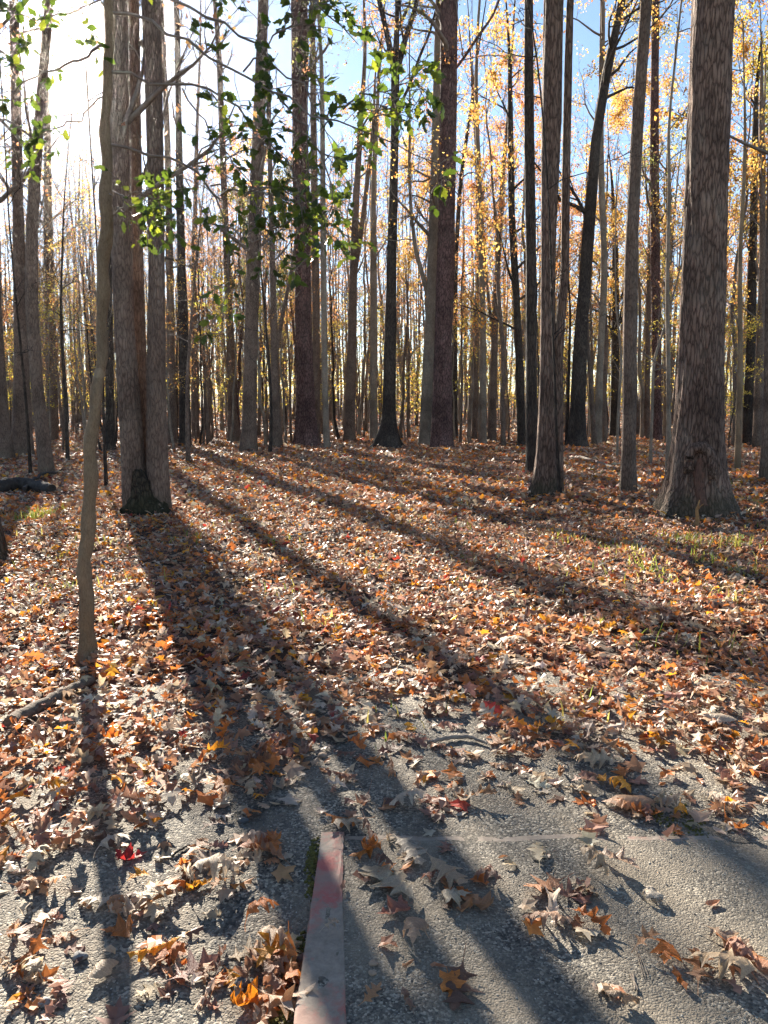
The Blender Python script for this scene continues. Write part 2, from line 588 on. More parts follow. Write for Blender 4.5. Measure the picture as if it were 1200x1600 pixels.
def strip(name, x0, x1, y0, y1, zt, long_y, seed):
    """weathered border bar with rounded, chipped top edges"""
    r = np.random.default_rng(seed)
    L = (y1 - y0) if long_y else (x1 - x0)
    n = int(L / 0.03)
    s = np.linspace(0, 1, n)
    if long_y:
        prof = [(x0, -0.06), (x0, zt - 0.004), (x0 + 0.004, zt)] + [(x0 + .004 + (x1 - x0 - .008) * q_, zt) for q_ in (.2, .4, .6, .8)] + [(x1 - 0.004, zt), (x1, zt - 0.004), (x1, -0.05)]
    else:
        prof = [(y0, -0.06), (y0 + 0.002, zt - 0.008), (y0 + 0.015, zt), (0.5 * (y0 + y1), zt + 0.001), (y1 - 0.014, zt), (y1 - 0.003, zt - 0.008), (y1, -0.06)]
    V = []
    for k, (p, z) in enumerate(prof):
        j = r.normal(0, 0.002, n)
        j = np.convolve(j, [0.25, 0.5, 0.25], 'same')
        jz = np.convolve(r.normal(0, 0.0022, n), np.ones(4) / 4, 'same') if z > 0 else 0
        if long_y:
            if p > 0.5 * (x0 + x1) - .001:      # the grit of the pad has crept over the strip towards the corner
                p = p - .05 * (p - .5 * (x0 + x1)) / (.5 * (x1 - x0)) * smooth(1.5, 2.5, y0 + s * L)
            V.append(np.stack([p + j, y0 + s * L, np.full(n, z) + jz], 1))
        else:
            V.append(np.stack([x0 + s * L, p + j, np.full(n, z) + (pad_z(x0 + s * L, p) - .034 + .4 * jz if z > 0 else 0)], 1))
    V = np.array(V)
    K = len(prof)
    i, j = np.meshgrid(np.arange(K - 1), np.arange(n - 1), indexing='ij')
    F = np.stack([i * n + j, (i + 1) * n + j, (i + 1) * n + j + 1, i * n + j + 1], -1).reshape(-1, 4)
    b = MB()
    b.add(V.reshape(-1, 3), F if long_y else F[:, ::-1])
    # end caps
    for e in (0, n - 1):
        b.add(V[:, e], np.arange(K)[None, ::(1 if e else -1)])
    return obj(name, b.mesh(name, M_PAINT if long_y else M_PAINT2, False), pad)


strip('border_strip', PAD_X0, -0.088, -1.4, PAD_Y1, 0.040, True, 1)
strip('border_strip', -0.146, 2.36, PAD_Y1 - 0.09, PAD_Y1, 0.0325, False, 2)

# loose grit lying on path and pad
r = np.random.default_rng(5)
NG = 26000
gx = r.uniform(-2.2, 2.3, NG)
gy = 1.45 + 2.9 * r.random(NG) ** 1.3
ok = np.abs(gx) < 0.35 + 0.62 * gy
gx, gy = gx[ok], gy[ok]
inpad = (gx > -0.12) & (gy < PAD_Y1 - 0.08)
ok = ~((gx > PAD_X0 - 0.01) & (gx < -0.09) & (gy < PAD_Y1 + .01)) & (~inpad | (r.random(len(gx)) < 0.35)) & ~(np.abs(gy - PAD_Y1 + 0.045) < 0.05)
gx, gy, inpad = gx[ok], gy[ok], inpad[ok]
gz = np.where(inpad, pad_z(gx, gy), path_z(gx, gy))
octv = np.array([(1, 0, 0), (-.5, .87, 0), (-.5, -.87, 0), (.4, .5, .7), (-.7, .1, .6), (.3, -.6, .75)], float)
octf = np.array([(0, 1, 3), (1, 4, 3), (1, 2, 4), (2, 5, 4), (2, 0, 5), (0, 3, 5), (3, 4, 5)])
sc = r.uniform(0.0016, 0.0042, len(gx))[:, None, None] * r.uniform(0.6, 1.2, (len(gx), 1, 3))
a = r.uniform(0, 6.28, len(gx))
vv = octv[None] * sc
V = np.stack([vv[..., 0] * np.cos(a)[:, None] - vv[..., 1] * np.sin(a)[:, None], vv[..., 0] * np.sin(a)[:, None] + vv[..., 1] * np.cos(a)[:, None], vv[..., 2]], -1)
V = V + np.stack([gx, gy, gz - 0.0004], 1)[:, None]
gc = np.array([(0.1, 0.1, 0.1), (0.2, 0.195, 0.18), (0.34, 0.32, 0.28), (0.5, 0.48, 0.43)])[r.choice(4, len(gx), p=[.3, .35, .25, .1])]
mb = MB()
mb.add(V.reshape(-1, 3), (octf[None] + (np.arange(len(gx)) * 6)[:, None, None]).reshape(-1, 3), np.repeat(gc, 6, 0))
tag(obj('loose_gravel', mb.mesh('loose_gravel', M_GRAIN, False, True)), 'loose grey grit scattered over path and pad', 'gravel', kind='stuff')

# ------------------------------------------------------------------ leaves: outlines
OAK = [(0, .012), (.07, .035), (.16, .09), (.24, .21), (.27, .20), (.29, .085), (.37, .09), (.5, .31), (.54, .29), (.53, .11), (.62, .11), (.75, .27), (.78, .24), (.75, .10), (.85, .09), (.93, .13), (.94, .06), (1, .004)]
REDOAK = [(0, .012), (.1, .03), (.16, .12), (.2, .27), (.25, .12), (.35, .07), (.42, .2), (.55, .38), (.53, .2), (.56, .08), (.66, .1), (.8, .24), (.77, .09), (.88, .07), (1, .004)]
MAPLE = [(0, .012), (-.06, .14), (.02, .26), (-.02, .40), (.12, .36), (.22, .24), (.34, .36), (.52, .56), (.5, .38), (.56, .3), (.5, .17), (.62, .12), (.74, .2), (.8, .1), (1, .004)]
OVAL = [(0, .012), (.08, .09), (.22, .19), (.4, .245), (.55, .24), (.7, .185), (.85, .1), (1, .004)]
HOLLY = [(0, .02), (.12, .17), (.2, .13), (.33, .28), (.41, .20), (.55, .30), (.62, .19), (.76, .22), (.8, .12), (1, .005)]


def leaf_proto(outline, rows, curl_l, curl_w, fold, twist, seed, stem=True, rag=0.012):
    """leaf of unit length along +X, bent: returns verts, tris, uv"""
    r = np.random.default_rng(seed)
    o = np.array(outline)
    n = len(o)
    mid_t = np.maximum.accumulate(np.minimum(o[:, 0], np.minimum.accumulate(o[::-1, 0])[::-1] + 0.05).clip(0, 1))
    mid_t[-1] = 1
    V, UV, F = [], [], []
    idx = {}
    for i in range(n):
        idx[(i, 0)] = len(V)
        V.append((mid_t[i], 0))
        UV.append((mid_t[i], 0))
    for side in (1, -1):
        oo = o + r.normal(0, rag, o.shape) * np.array([1, 1]) * (np.arange(n) % (n - 1) > 0)[:, None]
        sc_ = r.uniform(0.88, 1.1)
        for i in range(n):
            for k in range(1, rows + 1):
                f = k / rows
                idx[(i, side * k)] = len(V)
                V.append((mid_t[i] * (1 - f) + oo[i, 0] * f, side * abs(oo[i, 1]) * sc_ * f))
                UV.append((V[-1][0] - 0.55 * abs(V[-1][1]), V[-1][1]))
        for i in range(n - 1):
            for k in range(rows):
                A, B, C, D = idx[(i, side * k)], idx[(i + 1, side * k)], idx[(i + 1, side * (k + 1))], idx[(i, side * (k + 1))]
                if side > 0:
                    F += [(A, B, C), (A, C, D)]
                else:
                    F += [(A, C, B), (A, D, C)]
    V = np.array(V, float)
    if stem:
        b = len(V)
        sl, sw = r.uniform(0.15, 0.32), 0.009
        st = np.array([(0.01, sw), (0.01, -sw), (-sl * .5, sw * .8), (-sl * .5, -sw * .8), (-sl, sw), (-sl, -sw)])
        V = np.concatenate([V, st])
        UV += [(0, 0.4)] * 6
        F += [(b, b + 2, b + 3), (b, b + 3, b + 1), (b + 2, b + 4, b + 5), (b + 2, b + 5, b + 3)]
    x, y = V[:, 0], V[:, 1]
    h = np.zeros(len(V))
    h += fold * np.abs(y) + 0.04 * np.sin(x * 13 + r.uniform(0, 6)) * np.abs(y) * 4 + 0.035 * np.sin(y * 14 + x * 5 + r.uniform(0, 6)) * np.minimum(1, np.abs(y) * 6)
    # roll across the width, then bend along the length (true bending on circles)
    kw = curl_w
    if abs(kw) > 1e-3:
        Yb = np.sin(y * kw) / kw
        Zb = (1 - np.cos(y * kw)) / kw
        Yb, Zb = Yb - h * np.sin(y * kw), Zb + h * np.cos(y * kw)
    else:
        Yb, Zb = y, h
    ang = twist * (x - 0.5)
    Yt = Yb * np.cos(ang) - Zb * np.sin(ang)
    Zt = Yb * np.sin(ang) + Zb * np.cos(ang)
    kl = curl_l
    xc = x - 0.45
    if abs(kl) > 1e-3:
        X3 = np.sin(xc * kl) / kl - Zt * np.sin(xc * kl)
        Z3 = (1 - np.cos(xc * kl)) / kl + Zt * np.cos(xc * kl)
    else:
        X3, Z3 = xc, Zt
    return np.stack([X3, Yt, Z3], 1), np.array(F), np.array(UV)


def curls(r, strong):
    return dict(curl_l=r.normal(-0.3, 1.1 * strong), curl_w=r.normal(-1.3, 3.6 * strong), fold=r.normal(0.05, 0.18), twist=r.normal(0, 0.7 * strong))


def protos(rows, per, strong, seed, kinds=(OAK, REDOAK, MAPLE, OVAL), stem=True):
    r = np.random.default_rng(seed)
    out = []
    for k in kinds:
        out.append([leaf_proto(k, rows, seed=int(r.integers(1e6)), stem=stem, **curls(r, strong)) for _ in range(per)])
    return out


# simplified outlines for leaves farther off
OAK_M = [(0, .012), (.16, .09), (.25, .21), (.31, .085), (.5, .31), (.55, .11), (.76, .26), (.78, .1), (.93, .12), (1, .004)]
REDOAK_M = [(0, .012), (.2, .27), (.33, .07), (.55, .38), (.55, .09), (.8, .24), (.8, .08), (1, .004)]
MAPLE_M = [(0, .012), (-.04, .3), (.2, .25), (.52, .54), (.53, .16), (.74, .19), (.82, .09), (1, .004)]
OVAL_M = [(0, .012), (.2, .18), (.45, .25), (.75, .16), (1, .004)]
OAK_L = [(0, .01), (.22, .2), (.36, .08), (.54, .3), (.66, .1), (1, .005)]
MAPLE_L = [(0, .01), (.02, .34), (.25, .24), (.5, .48), (.6, .13), (1, .005)]
OVAL_L = [(0, .01), (.3, .22), (.65, .2), (1, .005)]
TINY = [(0, .01), (.45, .3), (1, .005)]
PAL = np.array([(0.47, 0.35, 0.24), (0.56, 0.47, 0.37), (0.30, 0.16, 0.115), (0.15, 0.082, 0.056), (0.55, 0.19, 0.05), (0.70, 0.31, 0.035), (0.38, 0.055, 0.04), (0.44, 0.225, 0.12)])
PALN = ['tan', 'pale beige', 'mauve brown', 'dark brown', 'rust orange', 'bright orange', 'deep red', 'light brown']
PALW = np.array([.195, .09, .18, .07, .165, .055, .01, .235])


def rot_mats(yaw, tilt, roll):
    cy, sy = np.cos(yaw), np.sin(yaw)
    ct, st = np.cos(tilt), np.sin(tilt)
    cr, sr = np.cos(roll), np.sin(roll)
    z, o = np.zeros_like(yaw), np.ones_like(yaw)
    Rz = np.stack([cy, -sy, z, sy, cy, z, z, z, o], -1).reshape(-1, 3, 3)
    Ry = np.stack([ct, z, st, z, o, z, -st, z, ct], -1).reshape(-1, 3, 3)
    Rx = np.stack([o, z, z, z, cr, -sr, z, sr, cr], -1).reshape(-1, 3, 3)
    return Rz @ Ry @ Rx


def place_leaves(mb, pro, pos, size, R, col, ground=None):
    """merge leaves of one outline into a mesh; ground: height each leaf's lowest point rests at"""
    V0, F0, _ = pro
    V = np.einsum('bij,vj->bvi', R, V0) * size[:, None, None]
    if ground is not None:
        V[..., 2] -= V[..., 2].min(1)[:, None]
        p = pos.copy()
        p[:, 2] = ground
    else:
        p = pos
    V = V + p[:, None, :]
    nv = len(V0)
    F = (F0[None] + (np.arange(len(pos)) * nv)[:, None, None]).reshape(-1, 3)
    mb.add(V.reshape(-1, 3), F, np.repeat(col, nv, 0))


def leaf_colors(r, n, wts=PALW):
    c = PAL[r.choice(len(PAL), n, p=wts / wts.sum())]
    return np.clip(c * r.uniform(0.7, 1.25, (n, 1)) * r.uniform(0.92, 1.08, (n, 3)), 0.01, 0.8)


# ------------------------------------------------------------------ leaf litter
r = np.random.default_rng(21)
EDGE_PX = np.array([(-200, 1300), (0, 1290), (120, 1275), (220, 1255), (330, 1215), (420, 1165), (500, 1115), (640, 1085), (780, 1130), (900, 1150), (1040, 1165), (1200, 1190), (1500, 1260)], float)
EDGE_W = np.array([gp(*p)[:2] for p in EDGE_PX])


def dense(x, y):
    """1 in the deep litter, 0 on the bare path"""
    e = np.interp(x / np.maximum(y, 0.3), EDGE_W[:, 0] / EDGE_W[:, 1], EDGE_W[:, 1])
    return smooth(-0.3, 0.2, y - e + 0.16 + 0.2 * wnoise(x, y, 0.8))


def wedge(r, d0, d1, dens, half=0.66):
    n = int(half * (d1 * d1 - d0 * d0) * dens)
    y = np.sqrt(r.uniform(d0 * d0, d1 * d1, n))
    x = r.uniform(-half, half, n) * y + r.normal(0, 0.2, n)
    return x, y


def surf_z(x, y):
    inpad = (x > PAD_X0) & (y < PAD_Y1)
    onpath = (y < 4.0)
    z = np.where(onpath, path_z(x, y), ground_z(x, y))
    return np.where(inpad, np.where(x < -0.096, 0.047, pad_z(x, y)), z)


NEAR = []        # candidates for single leaves: (x, y, z, size, kind, var, yaw, tilt, roll, colour index, rgb)
CL = [(610, 1345, 75, 14), (745, 1390, 65, 14), (425, 1350, 55, 10), (435, 1490, 45, 20), (330, 1370, 65, 14), (235, 1410, 45, 8),
      (55, 1545, 75, 15), (90, 1380, 80, 10), (345, 1545, 75, 16), (270, 1490, 60, 9), (555, 1215, 80, 14), (680, 1262, 55, 13), (600, 1135, 85, 22),
      (765, 1195, 85, 26), (970, 1245, 85, 22), (1130, 1260, 85, 34), (900, 1425, 55, 8), (1140, 1520, 55, 10), (955, 1570, 22, 4), (840, 1440, 35, 3),
      (700, 1180, 160, 12), (1000, 1400, 200, 9), (650, 1540, 130, 5), (180, 1440, 190, 12), (480, 1230, 120, 16), (900, 1190, 160, 22), (420, 1560, 35, 9), (20, 1430, 60, 8)]
cand = []
for (cx, cy, cr_, n) in CL:
    for _ in range(n):
        p = gp(cx + r.normal(0, cr_ * .55), cy + r.normal(0, cr_ * .42), 0.02)
        cand.append((p[0], p[1]))
x, y = wedge(r, 1.5, 5.4, 540, 0.72)
keep = r.random(len(x)) < np.where(x > PAD_X0, np.where(y < PAD_Y1, 0.006, 0.03), 0.03) + dense(x, y)
cand = np.concatenate([np.array(cand), np.stack([x[keep], y[keep]], 1)])
nC = len(cand)
kind = r.choice(4, nC, p=[.3, .24, .34, .12])
size = np.where(kind < 2, 0.075 + 0.11 * r.random(nC) ** 1.5, np.where(kind == 2, r.uniform(0.055, 0.11, nC), r.uniform(0.045, 0.08, nC)))
ci = r.choice(len(PAL), nC, p=PALW)
ci[:sum(c_[3] for c_ in CL)] = np.where(ci[:sum(c_[3] for c_ in CL)] == 6, 0, ci[:sum(c_[3] for c_ in CL)])
rgb = np.clip(PAL[ci] * r.uniform(0.78, 1.2, (nC, 1)) * r.uniform(0.94, 1.06, (nC, 3)), 0.01, 0.8)
dn = dense(cand[:, 0], cand[:, 1])
size = size * np.where(np.arange(nC) < sum(c_[3] for c_ in CL), 0.84, 1 - .26 * dn)
yaw = r.uniform(0, 6.283, nC)
tilt = r.normal(0, 0.13 + 0.24 * dn)
roll = r.normal(0, 0.13 + 0.24 * dn)
flip = r.random(nC) < 0.35
roll = np.where(flip, roll + math.pi, roll)
var = r.integers(0, 5, nC)
HI = protos(1, 5, 1.0, 77)
zl = surf_z(cand[:, 0], cand[:, 1]) + np.where(dn > 0.4, r.uniform(-0.01, 0.045, nC) * dn, r.uniform(0, 0.004, nC))
pc = project(np.stack([cand[:, 0], cand[:, 1], zl], 1))
app = size / pc[:, 2]
inframe = (pc[:, 0] > 10) & (pc[:, 0] < 1190) & (pc[:, 1] < 1590) & (pc[:, 1] > 0)
order = np.argsort(-np.where(inframe, app, 0))
single = np.zeros(nC, bool)
single[order[:268]] = True

LEAFMESH = {}


def leaf_mesh(key, pro, mat):
    if key in LEAFMESH:
        return LEAFMESH[key]
    V, F, UV = pro
    b = MB()
    b.add(V, F)
    me = b.mesh('fallen_leaf', mat, True)
    ul = me.uv_layers.new(name='UVMap')
    li = np.zeros(len(me.loops), np.int32)
    me.loops.foreach_get('vertex_index', li)
    ul.data.foreach_set('uv', UV[li].astype(np.float32).ravel())
    LEAFMESH[key] = me
    return me


def single_leaf(name, me, V0, x, y, z, s, yaw, tilt, roll, rgb):
    R = rot_mats(np.array([yaw]), np.array([tilt]), np.array([roll]))[0]
    zmin = (V0 @ R.T)[:, 2].min() * s
    o = bpy.data.objects.new(name, me)
    COL.objects.link(o)
    o.location = (x, y, z - zmin)
    o.rotation_euler = Matrix(R.tolist()).to_euler()
    o.scale = (s, s, s)
    o.color = (*rgb, 1)
    return o


KINDN = ['lobed oak leaf', 'spiky oak leaf', 'pointed maple leaf', 'oval leaf']
todo = []
for i in np.where(single)[0]:
    k, v = kind[i], var[i]
    V0 = HI[k][v][0]
    o = single_leaf('fallen_leaf', leaf_mesh((k, v), HI[k][v], M_FALLEN), V0, cand[i, 0], cand[i, 1], zl[i], size[i], yaw[i], tilt[i], roll[i], rgb[i])
    X, Y = cand[i]
    if X > PAD_X0 and Y < PAD_Y1:
        place = 'on the painted strip' if X < -0.1 else ('on the grey pad, far half' if Y > 2.1 else 'on the grey pad, near half')
    elif dn[i] > 0.5:
        place = 'in the deep litter ' + ('beside the sapling' if X < -1.0 else 'at the path edge' if X < 0.6 else 'off the pad corner')
    elif X < PAD_X0:
        place = 'on gravel beside the strip' if X > -0.7 else ('on gravel far from the strip' if Y < 2.4 else 'on gravel below the sapling')
    else:
        place = 'on gravel beyond the pad'
    curl = 'curled' if (V0[:, 2].max() - V0[:, 2].min()) > 0.3 else 'flat'
    todo.append((o, f'{curl} {PALN[ci[i]]} {KINDN[k]}', place, size[i]))
classes = {}
for t_ in todo:
    classes.setdefault((t_[1], t_[2]), []).append(t_)
for (d_, pl), lst in classes.items():
    lst.sort(key=lambda q: -q[3])
    words = [''] if len(lst) == 1 else ['larger ', 'smaller '] if len(lst) == 2 else (['largest '] + ['%s largest ' % o_ for o_ in ('second', 'third', 'fourth', 'fifth', 'sixth', 'seventh', 'eighth', 'ninth')][:len(lst) - 2] + ['smallest ']) if len(lst) < 11 else None
    _w = [''] if len(lst) == 1 else (['larger ', 'smaller '] if len(lst) == 2 else ['largest ', 'middle-sized ', 'smallest '] if len(lst) == 3 else None)
    for k, q in enumerate(lst):
        tag(q[0], (words[k] if words else '') + f'{d_} {pl}', 'leaf', 'fallen leaves near the pad')

# leaves that the photograph picks out one by one
HERO = [  # px, py, size, kind, curl(l,w), yaw deg, colour, label
    (612, 1388, .255, OAK, (-.2, -.35), 128, (.45, .37, .265), 'largest pale tan oak leaf, spread flat on the grey pad'),
    (637, 1332, .17, OAK, (-.2, -.3), -62, (.40, .34, .27), 'grey beige oak leaf with curved stem above the largest oak leaf'),
    (697, 1372, .175, OAK, (.3, -1.5), -52, (.42, .31, .21), 'narrow tan oak leaf to the right of the largest oak leaf'),
    (578, 1330, .105, MAPLE, (1.6, 2.2), 75, (.55, .17, .03), 'glowing rust orange curled leaf at the pad corner'),
    (540, 1302, .125, REDOAK, (-.6, -1.8), 15, (.47, .36, .25), 'tan leaf lying across the painted corner of the border'),
    (517, 1458, .062, REDOAK, (-.8, -1), 40, (.45, .35, .26), 'small pale oak leaf on the border strip'),
    (648, 1470, .105, MAPLE, (-.8, -1.6), -100, (.43, .29, .20), 'cupped tan maple leaf below the largest oak leaf'),
    (712, 1408, .085, MAPLE, (-.2, -.8), 10, (.47, .40, .30), 'small pale star-shaped leaf beside the largest oak leaf'),
    (615, 1428, .10, MAPLE, (.5, 1.4), 200, (.34, .15, .11), 'reddish brown maple leaf tucked under the largest oak leaf'),
    (1018, 1398, .075, MAPLE, (-.8, -1.4), 95, (.52, .46, .38), 'small pale pointed leaf alone on the open pad'),
    (850, 1445, .13, REDOAK, (-.7, -2.2), 175, (.40, .25, .17), 'spiky brown leaf standing up on the pad shadow edge'),
    (1135, 1520, .19, REDOAK, (-.9, -2.0), 150, (.50, .38, .25), 'large curled tan leaf in the pad clump near the needles'),
    (842, 1335, .13, OAK, (-.2, -1.2), 80, (.48, .41, .29), 'pale oak leaf upright on the sandy pad'),
    (385, 1555, .12, MAPLE, (1.4, 2.4), 70, (.68, .24, .02), 'vivid orange curled leaf beside the painted strip'),
    (425, 1468, .09, OVAL, (1.2, 1.6), 60, (.62, .27, .03), 'orange oval leaf leaning on the border strip'),
    (160, 1515, .12, OVAL, (-1.2, -3.4), 60, (.43, .34, .25), 'cupped beige leaf lying like a shell on the gravel'),
    (205, 1345, .10, MAPLE, (.4, 1.2), 30, (.36, .03, .03), 'red maple leaf on the gravel below the litter edge'),
    (335, 1380, .19, OAK, (-1.6, -2.4), 5, (.50, .40, .29), 'large arched tan oak leaf on the gravel'),
    (240, 1405, .15, REDOAK, (-1.2, -2.0), 60, (.52, .43, .32), 'pale arched leaf with pointed lobes on the gravel'),
    (150, 1410, .12, REDOAK, (-.5, -.9), 165, (.55, .46, .36), 'pale spiky leaf alone on the gravel above the shell-like leaf'),
    (405, 1325, .16, OVAL, (-.4, -2.2), 35, (.42, .13, .04), 'rolled rust red leaf near the mossy border edge'),
    (800, 1020, .22, OAK, (-.9, -1.9), 185, (.52, .43, .34), 'big pale arched oak leaf out in the litter'),
    (1120, 1145, .18, OVAL, (-.6, -2.6), 150, (.47, .40, .32), 'pale cupped leaf in the litter off the pad'),
    (860, 1150, .10, MAPLE, (.9, 1.9), 80, (.70, .34, .02), 'yellow orange curled leaf at the litter edge'),
    (1085, 925, .19, MAPLE, (.7, 1.5), 60, (.62, .25, .03), 'large orange maple leaf among the grass tufts'),
    (222, 1205, .10, MAPLE, (.6, 1.2), 120, (.70, .36, .03), 'yellow orange maple leaf in the litter below the sapling'),
    (180, 1172, .12, MAPLE, (.8, 1.6), 40, (.55, .16, .03), 'rust orange maple leaf in the litter below the sapling'),
    (720, 1255, .16, REDOAK, (2.2, 2.6), 120, (.48, .40, .31), 'rolled pale leaf standing on the gravel beyond the pad'),
    (640, 1265, .17, OAK, (-1.0, -2.2), 200, (.48, .40, .32), 'pale arched oak leaf on the gravel beyond the pad'),
    (985, 1265, .2, OVAL, (-.5, -2.8), 170, (.44, .27, .17), 'brown arched leaf heaped at the pad far edge'),
]
for q, (px, py, s, kd, (cl, cw), yw, c, lab) in enumerate(HERO):
    p = gp(px, py, 0.04 if px > 500 and py > 1300 else 0.02)
    pro = leaf_proto(kd, 2, cl * 1.4, cw * 1.9, 0.12, 0.25, 500 + q)
    b = MB()
    b.add(pro[0], pro[1])
    me = leaf_mesh(('hero', q), pro, M_FALLEN)
    z = float(surf_z(np.array(p[0]), np.array(p[1]))) + (0.012 if q < 9 else 0.004) + (0.05 if py < 1180 else 0)
    o = single_leaf('fallen_leaf', me, pro[0], p[0], p[1], z, s, math.radians(yw), 0.05, math.pi * 0 + 0.06, c)
    tag(o, lab, 'leaf', 'fallen leaves near the pad')

# the rest of the litter, finer near and coarser far
mb = MB()
ME = protos(1, 5, 1.0, 78, (OAK_M, REDOAK_M, MAPLE_M, OVAL_M), False)
rest = ~single
for k in range(4):
    for v in range(5):
        s_ = rest & (kind == k) & (var == v)
        if s_.any():
            place_leaves(mb, ME[k][v], np.stack([cand[s_, 0], cand[s_, 1], zl[s_]], 1), size[s_], rot_mats(yaw[s_], tilt[s_], roll[s_]), rgb[s_], zl[s_])


def lite_leaf(r, tris):
    """far leaf: a bent blade of four triangles, or a folded one of two"""
    if tris == 2:
        V = np.array([(0, 0, r.normal(0, .1)), (r.uniform(.35, .65), -r.uniform(.25, .4), r.normal(.05, .12)), (1, 0, r.normal(0, .1)), (r.uniform(.35, .65), r.uniform(.25, .4), r.normal(.05, .12))])
        F = np.array([(0, 1, 2), (0, 2, 3)])
    else:
        V = np.array([(0, 0, r.normal(0, .12)), (r.uniform(.3, .6), r.uniform(.24, .42), r.normal(0, .14)), (r.uniform(.4, .6), 0, r.normal(0, .1)), (1, r.normal(0, .08), r.normal(0, .14)), (r.uniform(.3, .6), -r.uniform(.24, .42), r.normal(0, .14))])
        F = np.array([(0, 2, 1), (1, 2, 3), (0, 4, 2), (4, 3, 2)])
    V[:, 0] -= .5
    return V, F, None


def litter(d0, d1, dens, outl, per, strong, seed, szf, lift, wts=PALW):
    r = np.random.default_rng(seed)
    x, y = wedge(r, d0, d1, dens)
    d = dense(x, y)
    k_ = r.random(len(x)) < d
    x, y = x[k_], y[k_]
    n = len(x)
    pr = [q for g in protos(1, per, strong, seed + 1, outl, False) for q in g] if not isinstance(outl, int) else [lite_leaf(r, outl) for _ in range(14)]
    which = r.integers(0, len(pr), n)
    sz = (0.045 + 0.09 * r.random(n) ** 1.5) * szf
    col = leaf_colors(r, n, wts)
    # drifts of one colour, as under the trees that dropped them
    w1 = wnoise(x + 50, y, 4.5)
    sw = (r.random(n) < smooth(0.2, 1.3, w1) * 0.4)
    col[sw] = leaf_colors(r, int(sw.sum()), np.array([.1, .05, .1, .02, .45, .2, .01, .07]))
    yw = r.uniform(0, 6.28, n)
    tl, rl = r.normal(0, 0.3, n), r.normal(0, 0.3, n) + np.where(r.random(n) < .35, math.pi, 0)
    z = surf_z(x, y) + r.uniform(-0.015, lift, n)
    for q in range(len(pr)):
        m_ = which == q
        place_leaves(mb, pr[q], np.stack([x[m_], y[m_], z[m_]], 1), sz[m_], rot_mats(yw[m_], tl[m_], rl[m_]), col[m_], z[m_])


litter(5.0, 11.5, 600, (OAK_L, MAPLE_L, OAK_L, OVAL_L, OVAL_L), 5, 1.25, 31, 0.88, 0.04)
litter(11.0, 22, 340, 4, 3, 1.2, 41, 1.0, 0.05)
litter(21, 48, 110, 2, 6, 1.0, 51, 1.6, 0.07)
litter(46, 100, 9, 2, 6, 1.0, 61, 2.6, 0.1)
tag(obj('leaf_litter', mb.mesh('leaf_litter', M_LITTER, False, True)), 'deep carpet of fallen oak and maple leaves', 'leaf litter', kind='stuff')

# ------------------------------------------------------------------ trees
FOLIAGE = {
    'gold': [(.52, .36, .09), (.56, .42, .11), (.48, .29, .08), (.44, .34, .12), (.5, .22, .05)],
    'orange': [(.48, .22, .06), (.44, .18, .07), (.5, .28, .08), (.38, .2, .1)],
    'pink': [(.38, .2, .11), (.42, .2, .09), (.33, .16, .1), (.45, .27, .1)],
    'yellow': [(.50, .40, .06), (.45, .38, .06), (.52, .34, .05), (.36, .36, .07)],
    'olive': [(.14, .16, .05), (.2, .2, .06), (.12, .13, .05), (.26, .22, .07)],
    'brown': [(.26, .15, .07), (.32, .19, .08), (.22, .13, .07)],
}
LEAF2_V = np.array([(0, 0, 0), (.5, -.34, .1), (1, 0, -.05), (.5, .34, .1)], float)
LEAF2_F = np.array([(0, 1, 2), (0, 2, 3)])


def foliage(mb, r, P, n_each, spread, size, pal, mat=0, flat=0.0):
    if len(P) == 0 or n_each <= 0:
        return
    n = int(len(P) * n_each)
    P = P[r.random(len(P)) < .38] if len(P) > 40 else P      # leaves hang in bunches, bare twigs between
    i = r.integers(0, len(P), n)
    pos = P[i] + r.normal(0, 1, (n, 3)) * np.array([spread, spread, spread * (0.7 - 0.45 * flat)])
    c = np.array(FOLIAGE[pal])[r.integers(0, len(FOLIAGE[pal]), n)] * r.uniform(0.75, 1.25, (n, 1))
    if flat > 0:
        R = rot_mats(r.uniform(0, 6.28, n), r.normal(0.15, .45, n), r.normal(0, .45, n))
    else:
        R = rot_mats(r.uniform(0, 6.28, n), r.uniform(-1.3, 1.3, n), r.uniform(-3.1, 3.1, n))
    V = np.einsum('bij,vj->bvi', R, LEAF2_V) * (r.uniform(.7, 1.25, n) * size)[:, None, None] + pos[:, None]
    F = (LEAF2_F[None] + (np.arange(n) * 4)[:, None, None]).reshape(-1, 3)
    mb.add(V.reshape(-1, 3), F, np.repeat(c, 4, 0), mat)


def sample_path(P, b, t):
    K = P.shape[1]
    f = np.clip(t, 0, 0.9999) * (K - 1)
    i = f.astype(int)
    w_ = (f - i)[:, None]
    pos = P[b, i] * (1 - w_) + P[b, i + 1] * w_
    return pos, nrm(P[b, i + 1] - P[b, i]), i, w_[:, 0]


